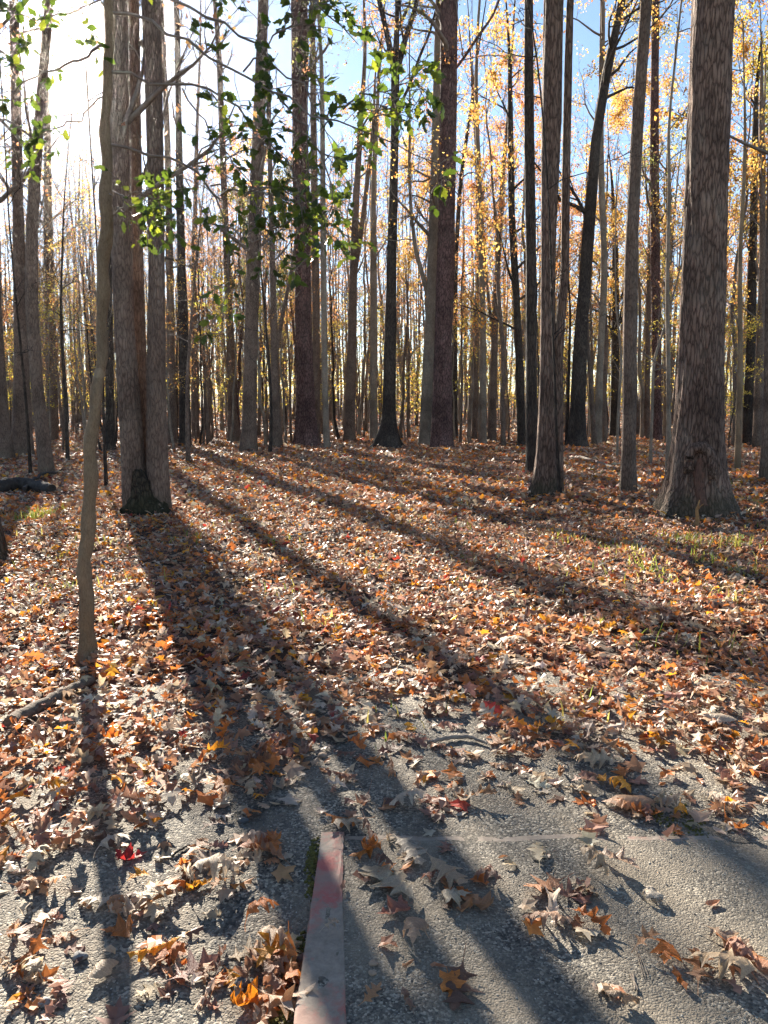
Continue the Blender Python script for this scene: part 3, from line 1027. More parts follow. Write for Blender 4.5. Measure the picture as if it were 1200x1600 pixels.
def spawn(r, P, R, m, t0, t1, a0, a1, L, K, rr, wander, up, rmin=0.003, taper=0.15):
    """m branches from each path of P: arrays of paths and radii"""
    B = len(P)
    b = np.repeat(np.arange(B), m)
    n = len(b)
    t = r.uniform(t0, t1, n)
    pos, T, i, w_ = sample_path(P, b, t)
    rad = R[b, i] * (1 - w_) + R[b, i + 1] * w_
    perp = nrm(np.cross(T, r.normal(0, 1, (n, 3))))
    an = r.uniform(a0, a1, n)[:, None]
    d = nrm(np.cos(an) * T + np.sin(an) * perp)
    Ln = (L[b] if isinstance(L, np.ndarray) else np.full(n, L)) * r.uniform(0.55, 1.15, n) * (1.1 - 0.5 * t)
    Q = np.zeros((n, K, 3))
    Q[:, 0] = pos
    for k in range(1, K):
        d = nrm(d + r.normal(0, wander, (n, 3)) + np.array([0, 0, up]))
        Q[:, k] = Q[:, k - 1] + d * (Ln / (K - 1))[:, None]
    r0 = np.maximum(rad * rr * r.uniform(.7, 1.1, n), rmin)
    RR = np.maximum(r0[:, None] * np.linspace(1, taper, K)[None], rmin * 0.5)
    return Q, RR, Ln


def limb_system(r, stemP, stemR, crown, reach, n1, n2, n3, up=0.06, wander=0.2):
    """limbs, branches and twigs of one tree; stems given as arrays. Returns mesh data and twig points"""
    b = MB()
    pts = []
    for P, R in zip(stemP, stemR):
        P, R = P[None], R[None]
        q1, r1, L1 = spawn(r, P, R, n1, crown, 0.99, 0.6, 1.25, reach, 7, 0.42, wander, up, 0.012)
        b.add(*tubes(q1, r1, 5))
        q2, r2, L2 = spawn(r, q1, r1, n2, 0.25, 1.0, 0.4, 1.0, L1 * 0.5, 4, 0.6, wander * 1.2, up * .8, 0.006)
        b.add(*tubes(q2, r2, 4))
        if n3:
            q3, r3, L3 = spawn(r, q2, r2, n3, 0.2, 1.0, 0.4, 1.0, L2 * 0.6, 3, 0.6, wander * 1.3, up, 0.0035, 0.4)
            b.add(*tubes(q3, r3, 3))
            pts.append(q3[:, 1:].reshape(-1, 3))
        pts.append(q2[:, 2:].reshape(-1, 3))
    return b, np.concatenate(pts)


def trunk_mesh(P, R, n, flare, seed, rough=0.05, lobes=5, flare_h=0.35):
    """upright stem of n sides with root flare and uneven girth; P local with base at z=0"""
    r = np.random.default_rng(seed)
    K = len(P)
    a = np.arange(n) * 2 * np.pi / n
    z = P[:, 2]
    A, Z = np.meshgrid(a, z)
    g = girth(A, Z, r.uniform(0, 6.28, 8), flare, rough, lobes, flare_h, n > 20)
    if n >= 28:
        g = g + r.normal(0, .014, g.shape) + .012 * np.sign(np.sin(17 * A + 3 * np.sin(Z * 2.1)))
    V = np.stack([P[:, 0, None] + R[:, None] * g * np.cos(A), P[:, 1, None] + R[:, None] * g * np.sin(A), np.repeat(z[:, None], n, 1)], -1)
    k, j = np.meshgrid(np.arange(K - 1), np.arange(n), indexing='ij')
    j2 = (j + 1) % n
    F = np.stack([k * n + j, k * n + j2, (k + 1) * n + j2, (k + 1) * n + j], -1).reshape(-1, 4)
    return V.reshape(-1, 3), F


def girth(A, Z, ph, flare, rough, lobes, flare_h, fine):
    """how far the bark stands out from the mean radius at angle A and height Z"""
    g = 1 + rough * (np.sin(2 * A + ph[0] + Z * .35) * .6 + np.sin(3 * A + ph[1] - Z * .5) * .5 + np.sin(Z * 1.3 + ph[2]) * .35 + np.sin(5 * A + ph[3] + Z * .8) * .3)
    g += rough * 0.35 * np.sin(11 * A + 2 * np.sin(Z * 1.1 + ph[4])) * fine
    zz = np.maximum(Z, 0)
    rootl = 0.5 + 0.5 * np.cos(lobes * A + ph[5] + 0.7 * np.sin(A * 2 + ph[6]))
    g += flare * np.exp(-zz / flare_h) * (0.45 + 0.9 * rootl) + flare * .25 * np.exp(-zz / (flare_h * 3.2))
    return g


FEET = []
TREES = []       # (anchor phrase, px at eye level, distance)


def named_tree(name, label, stems, base, bark, H=20, crown=6.0, reach=4.0, n1=16, n2=6, n3=5, leaf=None, dens=3.0, lsize=.1, flare=0.5, sides=20, cat='tree', anchor=None, seed=None, spread=.15, rough=.075, extra=None, up=.06, dist=None, lobes=5, dys=None):
    seed = seed if seed is not None else int(base[0] * 7 + base[1])
    r = np.random.default_rng(seed)
    Y = gp(*base)[1] if dist is None else dist
    root = np.array([at(base[0], base[1], Y)[0], Y, 0.0])
    root[2] = float(ground_z(np.array(root[0]), np.array(root[1]))) - 0.06
    e = empty(name, root)
    tag(e, label, cat)
    sp_, sr_ = [], []
    tm = MB()
    for si, st in enumerate(stems):
        Yd = Y + (dys[si] if dys else 0)
        P = np.array([at(px, py, Yd) for (px, py, w_) in st])
        depth = project(P)[:, 2]
        Rr = np.array([0.5 * w_ for (_, _, w_) in st]) * depth / FPX
        if st[0][1] >= base[1] - 30 and si == 0:
            P[0, 2] = root[2]
        # carry on above the frame
        d = nrm((P[-1] - P[-2])[None])[0]
        d = nrm((d + np.array([0, 0, .6]))[None])[0]
        hh = H * (1 if si == 0 else r.uniform(.8, .97))
        hh = max(hh, P[-1, 2] + 3.5)
        if True:
            m = 6
            st_ = (hh - P[-1, 2]) / m
            for q in range(m):
                d = nrm((d + r.normal(0, .04, 3))[None])[0]
                P = np.concatenate([P, (P[-1] + d / max(d[2], .3) * st_)[None]])
                Rr = np.append(Rr, max(Rr[-1] * (1 - 0.9 / (m - q + .4)), .015))
        P = P - root
        K = max(26, int(hh * (6.5 if sides >= 40 else 4))) if sides >= 16 else 22
        Q, q_r = resample(P, Rr, K)
        if si == 0:
            # denser rings at the foot
            zz = np.unique(np.concatenate([np.linspace(0, 1.2, 16), Q[:, 2][Q[:, 2] > 1.2]]))
            Q2 = np.stack([np.interp(zz, Q[:, 2], Q[:, 0]), np.interp(zz, Q[:, 2], Q[:, 1]), zz], 1) if np.all(np.diff(Q[:, 2]) > 0) else Q
            R2 = np.interp(zz, Q[:, 2], q_r) if len(Q2) == len(zz) and np.all(np.diff(Q[:, 2]) > 0) else q_r
            tm.add(*trunk_mesh(Q2, R2, sides, flare, seed + si, rough, lobes))
        else:
            tm.add(*trunk_mesh(Q, q_r, sides, flare if st[0][1] >= base[1] - 30 else 0.0, seed + si, rough, lobes))
        sp_.append(Q)
        sr_.append(q_r)
    tr = obj('trunk', tm.mesh('trunk', bark), e)
    if n1:
        hmax = max(q[-1, 2] for q in sp_)
        pts = []
        for q_, r_ in zip(sp_, sr_):
            for _ in range(n1):
                b, p_ = limb_system(r, [q_], [r_], min(.9, max(crown - q_[0, 2], .5) / (hmax - q_[0, 2])), reach, 1, n2, n3, up)
                obj('limb', b.mesh('limb', B_TWIG if bark is not B_BLACK else B_BLACK), e)
                pts.append(p_)
        pts = np.concatenate(pts)
        if leaf:
            fm = MB()
            foliage(fm, r, pts, dens, spread, lsize, leaf)
            if fm.n:
                obj('crown', fm.mesh('crown', M_CANOPY, False, True), e)
    # where it crosses eye level, for the labels of the trees behind
    j = int(np.argmin(np.abs(sp_[0][:, 2] - 2.0)))
    TREES.append((anchor, float(project(sp_[0][j] + root)[0, 0]), Y))
    FEET.append((anchor, 0, Y, float(root[0]), float(sr_[0][0]) * (1 + flare * .9)))
    if extra:
        extra(e, root, sp_, sr_, tr)
    return e


def oak_scar(e, root, sp_, sr_, tr):
    """healed wound on the near face of the trunk: arched lip round a strip of bare reddish wood"""
    Q, R = sp_[0], sr_[0]
    PH = np.random.default_rng(int(1088 * 7 + 803)).uniform(0, 6.28, 8)

    def on(u, z, out):
        x = np.interp(z, Q[:, 2], Q[:, 0])
        rr = np.interp(z, Q[:, 2], R)
        a_ = -math.pi / 2 + u / rr
        rr = rr * float(girth(a_, z, PH, .75, .075, 4, .35, True))
        y = np.interp(z, Q[:, 2], Q[:, 1])
        return (x + (rr + out) * math.cos(a_), y + (rr + out) * math.sin(a_), z)
    u0 = -0.10
    path = []
    for t in np.linspace(0, 1, 30):
        if t < .4:
            path.append((u0 - .15 + .05 * t, .30 + t / .4 * .62))
        elif t < .6:
            q = (t - .4) / .2 * math.pi
            path.append((u0 - .13 * math.cos(q), .92 + .16 * math.sin(q)))
        else:
            path.append((u0 + .13 + .02 * (t - .6), .92 - (t - .6) / .4 * .55))
    P = np.array([on(u, z, .0) for u, z in path])
    rad = np.full(30, .07) * np.concatenate([np.linspace(.25, 1, 9), np.ones(12) * 1.1, np.linspace(1, .3, 9)])
    P += np.random.default_rng(2).normal(0, .008, P.shape)
    m = MB()
    m.add(*tubes(P[None], rad[None], 9))
    obj('wound_lip', m.mesh('wound_lip', B_OAK), tr)
    us, zs = np.linspace(-.085, .075, 9), np.linspace(.28, .93, 16)
    rs2 = np.random.default_rng(6)
    V = np.array([on(u0 + .02 * math.sin(z * 7) + u * (.55 + .45 * math.sin(math.pi * min(1, (z - .2) / .75)) + .12 * rs2.normal()), z, 0.02 - .045 * (abs(u) / .085) ** 2 + .008 * rs2.normal()) for z in zs for u in us])
    i, j = np.meshgrid(np.arange(15), np.arange(8), indexing='ij')
    F = np.stack([i * 9 + j, i * 9 + j + 1, (i + 1) * 9 + j + 1, (i + 1) * 9 + j], -1).reshape(-1, 4)
    m = MB()
    m.add(V, F)
    tag(obj('bare_wood', m.mesh('bare_wood', M_SCAR), tr), 'strip of bare reddish wood inside the healed wound')


def hollow_foot(e, root, sp_, sr_, tr):
    """dark mossy wedge between the stems; darkness of the hollow put into its colour"""
    r = np.random.default_rng(4)
    n, K = 22, 14
    V = []
    for k in range(K):
        t = k / (K - 1)
        z = 0.02 + .72 * t
        wx = .31 * (1 - t) ** .9 + .03 + .03 * math.sin(9 * t)
        cx = .06 - .10 * t
        for j in range(n):
            a_ = math.pi + math.pi * j / (n - 1)
            bump = 1 + .12 * math.sin(5 * a_ + 6 * t) + .10 * r.normal()
            V.append((cx + wx * math.cos(a_) * bump, -.13 + .17 * (1 - .6 * t) * math.sin(a_) * bump, z))
    i, j = np.meshgrid(np.arange(K - 1), np.arange(n - 1), indexing='ij')
    F = np.stack([i * n + j, i * n + j + 1, (i + 1) * n + j + 1, (i + 1) * n + j], -1).reshape(-1, 4)
    m = MB()
    m.add(np.array(V), F)
    tag(obj('dark_hollow_wedge', m.mesh('dark_hollow_wedge', B_FOOT), e), 'dark mossy wedge standing in for the hollow between the stems')


NT = named_tree
# --- main trunks, measured on the photograph: (x, y, width) in its pixels
NT('oak_tree', 'huge rough-barked oak with flared roots and an arched scar at its foot',
   [[(1088, 803, 78), (1089, 740, 76), (1091, 690, 70), (1095, 560, 63), (1100, 400, 63), (1106, 220, 65), (1114, 0, 62)]], (1088, 803), B_OAK, 24, 9, 5, 14, 6, 5, 'gold', 3, anchor='the scarred oak', flare=.75, sides=84, extra=oak_scar, lobes=4)
NT('hollow_tree', 'three-stemmed grey-brown tree with a dark mossy hollow at its foot',
   [[(212, 804, 36), (210, 760, 36), (203, 650, 33), (192, 480, 28), (187, 300, 29), (181, 0, 33)],
    [(246, 804, 36), (246, 740, 33), (244, 600, 30), (245, 400, 25), (242, 200, 24), (236, 0, 29)],
    [(229, 800, 34), (224, 700, 26), (219, 560, 20), (215, 400, 17), (212, 200, 16), (209, 0, 16)]], (228, 804), B_GREY, 21, 4.2, 3.4, 9, 6, 5, 'pink', .25, anchor='the hollow tree', flare=.22, sides=40, extra=hollow_foot, dys=(0, 0, .32))
NT('pine_tree', 'tall pine with plated purple-brown bark left of the forked black trunk',
   [[(479, 698, 36), (477, 650, 30), (475, 560, 27), (473, 400, 25), (469, 200, 24), (467, 0, 25)]], (479, 698), B_PINE, 25, 13, 4, 14, 5, 5, 'olive', 3, anchor='the purple-brown pine', flare=.28, sides=40)
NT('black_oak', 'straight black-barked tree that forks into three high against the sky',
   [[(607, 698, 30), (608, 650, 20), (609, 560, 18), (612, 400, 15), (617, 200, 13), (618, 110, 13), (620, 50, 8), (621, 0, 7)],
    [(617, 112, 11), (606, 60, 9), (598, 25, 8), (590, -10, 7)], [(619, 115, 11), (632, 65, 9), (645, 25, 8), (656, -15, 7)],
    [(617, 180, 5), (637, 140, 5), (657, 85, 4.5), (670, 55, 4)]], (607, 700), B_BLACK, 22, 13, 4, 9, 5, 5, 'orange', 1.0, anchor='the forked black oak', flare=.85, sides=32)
NT('pine_tree', 'dark straight pine right of the forked black trunk, yellow leaves across it',
   [[(689, 700, 34), (690, 640, 30), (693, 520, 28), (697, 400, 28), (700, 200, 25), (701, 0, 26)],
    [(702, 120, 5), (725, 90, 5), (748, 55, 5), (770, 25, 4)]], (689, 701), B_PINE, 26, 12, 4, 14, 5, 5, 'olive', 3, anchor='the dark pine', flare=.2, sides=40)
NT('twin_tree', 'grey-brown tree with a second slimmer stem fused to its side',
   [[(853, 777, 44), (854, 730, 32), (855, 600, 24), (856, 400, 23), (861, 200, 30), (865, 0, 31)],
    [(872, 770, 14), (872, 650, 15), (871, 560, 15), (876, 490, 15), (883, 430, 13), (884, 300, 13), (888, 100, 12), (891, 0, 11)]], (854, 778), B_OAK, 22, 9, 4.5, 10, 5, 5, 'gold', 2, anchor='the twin-stemmed tree', flare=.35, sides=40)
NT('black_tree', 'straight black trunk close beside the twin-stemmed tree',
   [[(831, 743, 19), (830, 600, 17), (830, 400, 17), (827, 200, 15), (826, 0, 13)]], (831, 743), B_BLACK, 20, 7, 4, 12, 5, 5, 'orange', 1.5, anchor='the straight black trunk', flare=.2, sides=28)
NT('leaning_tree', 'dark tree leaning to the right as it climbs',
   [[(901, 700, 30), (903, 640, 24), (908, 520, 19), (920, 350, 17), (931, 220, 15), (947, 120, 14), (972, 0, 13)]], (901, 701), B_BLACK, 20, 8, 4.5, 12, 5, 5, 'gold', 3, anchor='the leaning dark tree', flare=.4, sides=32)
NT('smooth_tree', 'smooth brown mid-sized trunk standing clear in front of the scarred oak',
   [[(981, 771, 25), (982, 700, 22), (985, 500, 21), (987, 380, 19), (996, 200, 18), (1010, 0, 16)]], (981, 772), B_GREY, 17, 7, 3.5, 10, 5, 5, 'gold', 3, anchor='the smooth brown trunk', flare=.2, sides=32)
NT('holly_neighbour_tree', 'straight grey tree with pale lit edge near the hollow tree, leafless',
   [[(389, 709, 26), (390, 640, 21), (393, 500, 20), (398, 350, 20), (405, 180, 18), (412, 0, 17)]], (389, 710), B_GREY, 20, 6, 3, 12, 6, 5, 'pink', .25, anchor='the grey leafless tree', flare=.25, sides=28)
NT('curved_tree', 'grey tree with curved foot behind the dark fallen log',
   [[(75, 747, 23), (68, 690, 20), (58, 600, 19), (50, 480, 18), (50, 350, 17), (60, 200, 15), (72, 60, 13), (78, 0, 13)]], (75, 748), B_GREY, 18, 4.5, 3.2, 12, 6, 5, 'pink', .4, anchor='the curved grey tree', flare=.2, sides=28)
NT('broad_tree', 'broad grey trunk behind the curved tree at the picture edge',
   [[(35, 716, 31), (34, 640, 26), (32, 500, 21), (28, 300, 16), (24, 100, 14), (21, 0, 13)]], (35, 717), B_GREY, 20, 4.5, 3.4, 12, 6, 5, 'pink', .4, anchor='the broad grey trunk', flare=.15, sides=28)
NT('edge_tree', 'partly cut off trunk at the edge behind the fallen log',
   [[(4, 722, 34), (-2, 640, 26), (-10, 500, 24), (-20, 200, 20)]], (4, 722), B_GREY, 19, 7, 4, 9, 5, 3, 'pink', 1, anchor='the cut-off trunk', flare=.2, sides=24)
NT('edge_tree', 'dark root flare of a tree mostly outside the frame beside the bright leaves',
   [[(-32, 872, 58), (-38, 760, 50), (-52, 500, 46), (-75, 0, 44)]], (-32, 873), B_OAK, 20, 8, 4, 8, 5, 3, 'pink', .6, anchor='the dark root flare', flare=.5, sides=36)
NT('edge_tree', 'grey trunk half outside the frame past the scarred oak',
   [[(1203, 752, 26), (1204, 650, 20), (1207, 400, 19), (1212, 0, 17)]], (1203, 753), B_GREY, 19, 6, 4, 11, 5, 4, 'gold', 2.5, anchor='the half-hidden grey trunk', flare=.3, sides=24)
NT('pale_tree', 'pale-barked tree tucked directly behind the dark pine',
   [[(666, 698, 23), (668, 600, 18), (673, 480, 17), (677, 350, 14), (683, 150, 12), (686, 0, 11)], [(674, 480, 8), (660, 430, 7), (649, 390, 6), (642, 330, 5)]], (666, 699), B_PALE, 20, 7, 4, 12, 5, 5, 'gold', 1.2, anchor='the pale tree', flare=.2, sides=24)
MID = [
    ((212, 704), [[(212, 704, 22), (210, 560, 18), (207, 400, 16), (204, 200, 14), (202, 0, 13)]], B_GREY, 'pink', .3, 'tall trunk almost hidden behind the hollow tree'),
    # slimmer trees farther back: base, stems, bark, leaf, label
    ((546, 690), [[(546, 690, 18), (549, 560, 14), (552, 430, 12), (557, 300, 10), (566, 150, 8)], [(551, 440, 9), (562, 380, 8), (572, 300, 7), (583, 200, 5)]], B_GREY, 'orange', 1.5, 'dark forked tree midway between purple-brown pine and forked black oak'),
    ((584, 690), [[(584, 690, 12), (584, 500, 11), (583, 300, 8)]], B_PALE, 'yellow', 1.5, 'slim grey tree just left of the forked black oak'),
    ((509, 702), [[(511, 702, 11), (508, 620, 10), (506, 450, 9), (504, 250, 8), (503, 100, 6)]], B_PALE, 'pink', 1, 'pale slender tree just right of the purple-brown pine'),
    ((494, 692), [[(494, 692, 13), (494, 500, 12), (491, 300, 11), (489, 100, 9)]], B_GREY, 'pink', 1, 'grey tree half hidden behind the purple-brown pine'),
    ((431, 700), [[(432, 700, 17), (430, 600, 13), (428, 500, 10), (423, 300, 8), (420, 200, 7)], [(430, 560, 7), (440, 500, 6), (452, 440, 5), (462, 380, 4)]], B_GREY, 'pink', .6, 'tree splitting into a leaning second stem left of the purple-brown pine'),
    ((365, 693), [[(366, 693, 19), (363, 600, 14), (358, 480, 12), (350, 300, 10), (343, 100, 9)]], B_GREY, 'pink', .8, 'slim tree leaning left beside the grey leafless tree'),
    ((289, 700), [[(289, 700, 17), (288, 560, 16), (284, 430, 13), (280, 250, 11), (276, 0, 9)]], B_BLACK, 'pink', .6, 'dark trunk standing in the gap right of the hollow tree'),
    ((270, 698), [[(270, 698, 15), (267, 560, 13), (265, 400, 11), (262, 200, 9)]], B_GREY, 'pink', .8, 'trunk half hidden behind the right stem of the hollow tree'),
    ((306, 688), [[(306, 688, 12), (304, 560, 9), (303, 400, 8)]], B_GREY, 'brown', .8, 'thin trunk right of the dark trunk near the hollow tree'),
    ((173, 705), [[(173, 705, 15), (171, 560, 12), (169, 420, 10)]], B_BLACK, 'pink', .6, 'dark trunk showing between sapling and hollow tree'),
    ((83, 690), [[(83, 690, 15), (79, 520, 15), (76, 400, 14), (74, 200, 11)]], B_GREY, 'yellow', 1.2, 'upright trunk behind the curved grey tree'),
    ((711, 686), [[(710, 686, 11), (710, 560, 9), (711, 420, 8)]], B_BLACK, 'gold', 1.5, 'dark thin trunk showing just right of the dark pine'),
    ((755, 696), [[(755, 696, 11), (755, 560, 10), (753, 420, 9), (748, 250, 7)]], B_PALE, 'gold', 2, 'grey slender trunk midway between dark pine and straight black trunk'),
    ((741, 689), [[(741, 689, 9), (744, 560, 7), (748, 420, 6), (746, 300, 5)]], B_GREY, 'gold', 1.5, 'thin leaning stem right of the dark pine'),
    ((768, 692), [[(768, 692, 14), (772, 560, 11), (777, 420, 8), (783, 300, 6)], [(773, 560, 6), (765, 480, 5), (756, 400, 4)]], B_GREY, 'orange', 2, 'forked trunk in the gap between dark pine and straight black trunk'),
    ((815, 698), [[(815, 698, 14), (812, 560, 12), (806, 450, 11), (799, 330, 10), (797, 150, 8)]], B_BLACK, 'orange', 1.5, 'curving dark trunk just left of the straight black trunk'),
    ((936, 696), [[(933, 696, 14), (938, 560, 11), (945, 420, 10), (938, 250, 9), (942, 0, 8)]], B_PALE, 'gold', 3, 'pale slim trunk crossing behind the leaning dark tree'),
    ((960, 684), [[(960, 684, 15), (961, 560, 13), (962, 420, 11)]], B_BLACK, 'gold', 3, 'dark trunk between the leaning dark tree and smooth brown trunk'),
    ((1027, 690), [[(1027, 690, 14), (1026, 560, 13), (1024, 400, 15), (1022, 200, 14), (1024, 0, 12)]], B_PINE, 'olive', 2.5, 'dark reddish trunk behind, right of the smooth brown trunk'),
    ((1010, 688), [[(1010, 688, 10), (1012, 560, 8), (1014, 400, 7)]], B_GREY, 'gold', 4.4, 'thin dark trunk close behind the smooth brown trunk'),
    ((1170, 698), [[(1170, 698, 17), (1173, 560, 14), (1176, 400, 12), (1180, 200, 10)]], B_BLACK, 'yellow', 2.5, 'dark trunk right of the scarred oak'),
    ((1184, 701), [[(1184, 701, 15), (1187, 560, 12), (1192, 400, 10), (1190, 200, 9)]], B_GREY, 'gold', 2.5, 'brown trunk close to the dark trunk right of the scarred oak'),
    ((1042, 686), [[(1042, 686, 12), (1043, 500, 11), (1045, 300, 9)]], B_PALE, 'yellow', 2.5, 'pale trunk showing beside the edge of the scarred oak'),
]
for q, (base, stems, bark, lf, dn_, lab) in enumerate(MID):
    mid_ = 150 < base[0] < 780
    NT('slim_tree', lab, stems, base, bark, (13 + (q * 37 % 50) / 10) if not mid_ else 27 if q in (0, 7, 8) else 22, 4.5 if not mid_ else 6, 2.2 if mid_ else 3.2, 9 if mid_ else 13, 5, 3 if mid_ else 4, lf, dn_ * (.45 if mid_ else 1.2), .1, .25, 14, up=.1)

SAP = [  # thin saplings nearer than the trees: base, stem, bark, label
    ((1016, 726), [[(1016, 726, 5), (1019, 640, 5), (1021, 560, 4.5), (1036, 520, 4)]], B_PALE, 'thin pale sapling leaning towards the scarred oak'),
    ((1044, 765), [[(1043, 765, 11), (1045, 700, 8), (1044, 560, 6.5), (1042, 440, 6), (1046, 300, 5.5), (1047, 260, 5), (1040, 230, 5), (1049, 150, 4), (1056, 90, 3.5)]], B_PALE, 'crooked pale sapling pressed against the side of the scarred oak'),
    ((1152, 736), [[(1152, 736, 10), (1155, 650, 10), (1157, 560, 8), (1156, 400, 6.5), (1163, 270, 6)]], B_TAN, 'tan crooked sapling just right of the scarred oak'),
    ((876, 783), [[(876, 783, 8), (871, 720, 4.5), (868, 620, 4), (863, 500, 3.5), (861, 400, 3)]], B_BLACK, 'dark vine-like stem climbing the twin-stemmed tree'),
    ((98, 724), [[(106, 724, 6), (103, 620, 5.5), (97, 540, 5), (95, 460, 4), (98, 380, 3)]], B_BLACK, 'thin dark sapling between curved grey tree and tan sapling'),
    ((165, 762), [[(166, 762, 6), (163, 690, 5.5), (161, 600, 4)]], B_BLACK, 'thin dark stem behind the tan sapling'),
    ((294, 725), [[(294, 725, 8), (293, 680, 7), (292, 600, 5)]], B_GREY, 'short thin stem in front of the dark trunk by the hollow tree'),
    ((48, 748), [[(48, 748, 6), (45, 690, 5), (42, 640, 4)]], B_BLACK, 'thin dark stem in front of the broad grey trunk'),
    ((424, 711), [[(422, 711, 6), (424, 640, 5), (420, 560, 4), (412, 470, 3)]], B_BLACK, 'thin dark sapling left of the splitting tree'),
    ((454, 696), [[(455, 696, 4), (454, 640, 3.5), (452, 560, 3)]], B_GREY, 'very thin stem right by the purple-brown pine'),
    ((964, 718), [[(964, 718, 4), (966, 640, 4), (972, 560, 3.5), (962, 480, 3)]], B_PALE, 'wispy stem in front of the smooth brown trunk'),
    ((888, 700), [[(884, 700, 5), (888, 620, 4.5), (890, 540, 4)]], B_BLACK, 'thin stem beside the foot of the leaning dark tree'),
    ((928, 699), [[(929, 699, 9), (924, 620, 8), (919, 540, 6), (915, 450, 5)]], B_GREY, 'slim stem leaning against the leaning dark tree'),
]
for q, (base, stems, bark, lab) in enumerate(SAP):
    NT('sapling', lab, stems, base, bark, 6.5 + q % 4, 2.2, 1.5, 9, 4, 3, None, 0, .08, .15, 8, cat='sapling', up=.02)

r = np.random.default_rng(303)
mb = MB()
pr = [q for g in protos(1, 3, 1.3, 71, (OAK_L, MAPLE_L, OVAL_L), False) for q in g]
for a_, px_, Y_, X_, R_ in FEET:
    if Y_ > 36 or X_ / Y_ > .6:
        continue
    n = int(70 + 160 * R_)
    th, dd = r.uniform(0, 6.28, n), R_ * 1.05 + np.abs(r.normal(0, .28 + .4 * R_, n))
    x, y = X_ + np.cos(th) * dd, Y_ + np.sin(th) * dd
    z = surf_z(x, y) + np.maximum(0, .10 + .1 * R_ - .22 * (dd - R_)) * r.random(n)
    wh = r.integers(0, len(pr), n)
    for q in range(len(pr)):
        m_ = wh == q
        if m_.any():
            k_ = int(m_.sum())
            place_leaves(mb, pr[q], np.stack([x[m_], y[m_], z[m_]], 1), r.uniform(.06, .13, k_), rot_mats(r.uniform(0, 6.28, k_), r.normal(0, .4, k_), r.normal(0, .4, k_)), leaf_colors(r, k_), z[m_])
tag(obj('leaf_drifts', mb.mesh('leaf_drifts', M_LITTER, False, True)), 'fallen leaves drifted against the feet of the trunks', 'leaf litter', kind='stuff')

# ------------------------------------------------------------------ holly: the tan sapling in front with evergreen crown
r = np.random.default_rng(91)
HB = (135, 1040)
HY = gp(*HB)[1]
hroot = np.array([gp(*HB)[0], HY, float(ground_z(np.array(gp(*HB)[0]), np.array(HY))) - 0.03])
holly = tag(empty('holly_tree', hroot), 'slender tan-barked holly in front, bent stem with pale band, evergreen leaves', 'tree')
st = [(134, 1040, 25), (134, 990, 23), (135, 900, 22), (138, 800, 21), (140, 730, 20), (147, 670, 20), (154, 600, 17), (157, 540, 18), (162, 470, 18), (166, 400, 19), (164, 320, 18), (163, 300, 18), (168, 230, 15), (168, 100, 14), (170, 0, 13), (172, -150, 11), (178, -300, 8), (182, -420, 5)]
P = np.array([at(px, py, HY) for px, py, _ in st])
R = np.array([w_ * .5 for _, _, w_ in st]) * project(P)[:, 2] / FPX
P[0, 2] = hroot[2]
P -= hroot
Q, qr = resample(P, R, 70)
qr = qr * (1 + .07 * np.sin(np.arange(70) * 1.7) + .08 * RNG.normal(0, 1, 70))
Q[1:, 0] += .010 * np.sin(np.arange(1, 70) * .55) + .006 * np.sin(np.arange(1, 70) * 1.3)
m = MB()
m.add(*trunk_mesh(Q, qr, 24, .35, 5, .09, 4, .09))
htr = obj('trunk', m.mesh('trunk', B_TAN), holly)
# pale band
z0 = at(155, 592, HY)[2] - hroot[2]
z1 = at(155, 577, HY)[2] - hroot[2]
zz = np.linspace(z0, z1, 5)
bp = np.stack([np.interp(zz, Q[:, 2], Q[:, 0]), np.interp(zz, Q[:, 2], Q[:, 1]), zz], 1)
m = MB()
V, F = trunk_mesh(bp, np.interp(zz, Q[:, 2], qr) * 1.02 + .0015, 24, 0, 5, .09)
for _k in range(24):
    V[_k, 2] += r.normal(0, .006)
    V[4 * 24 + _k, 2] += r.normal(0, .006)
m.add(V, F)
tag(obj('pale_band', m.mesh('pale_band', M_BLAZE), htr), 'pale whitish band of bark round the stem')
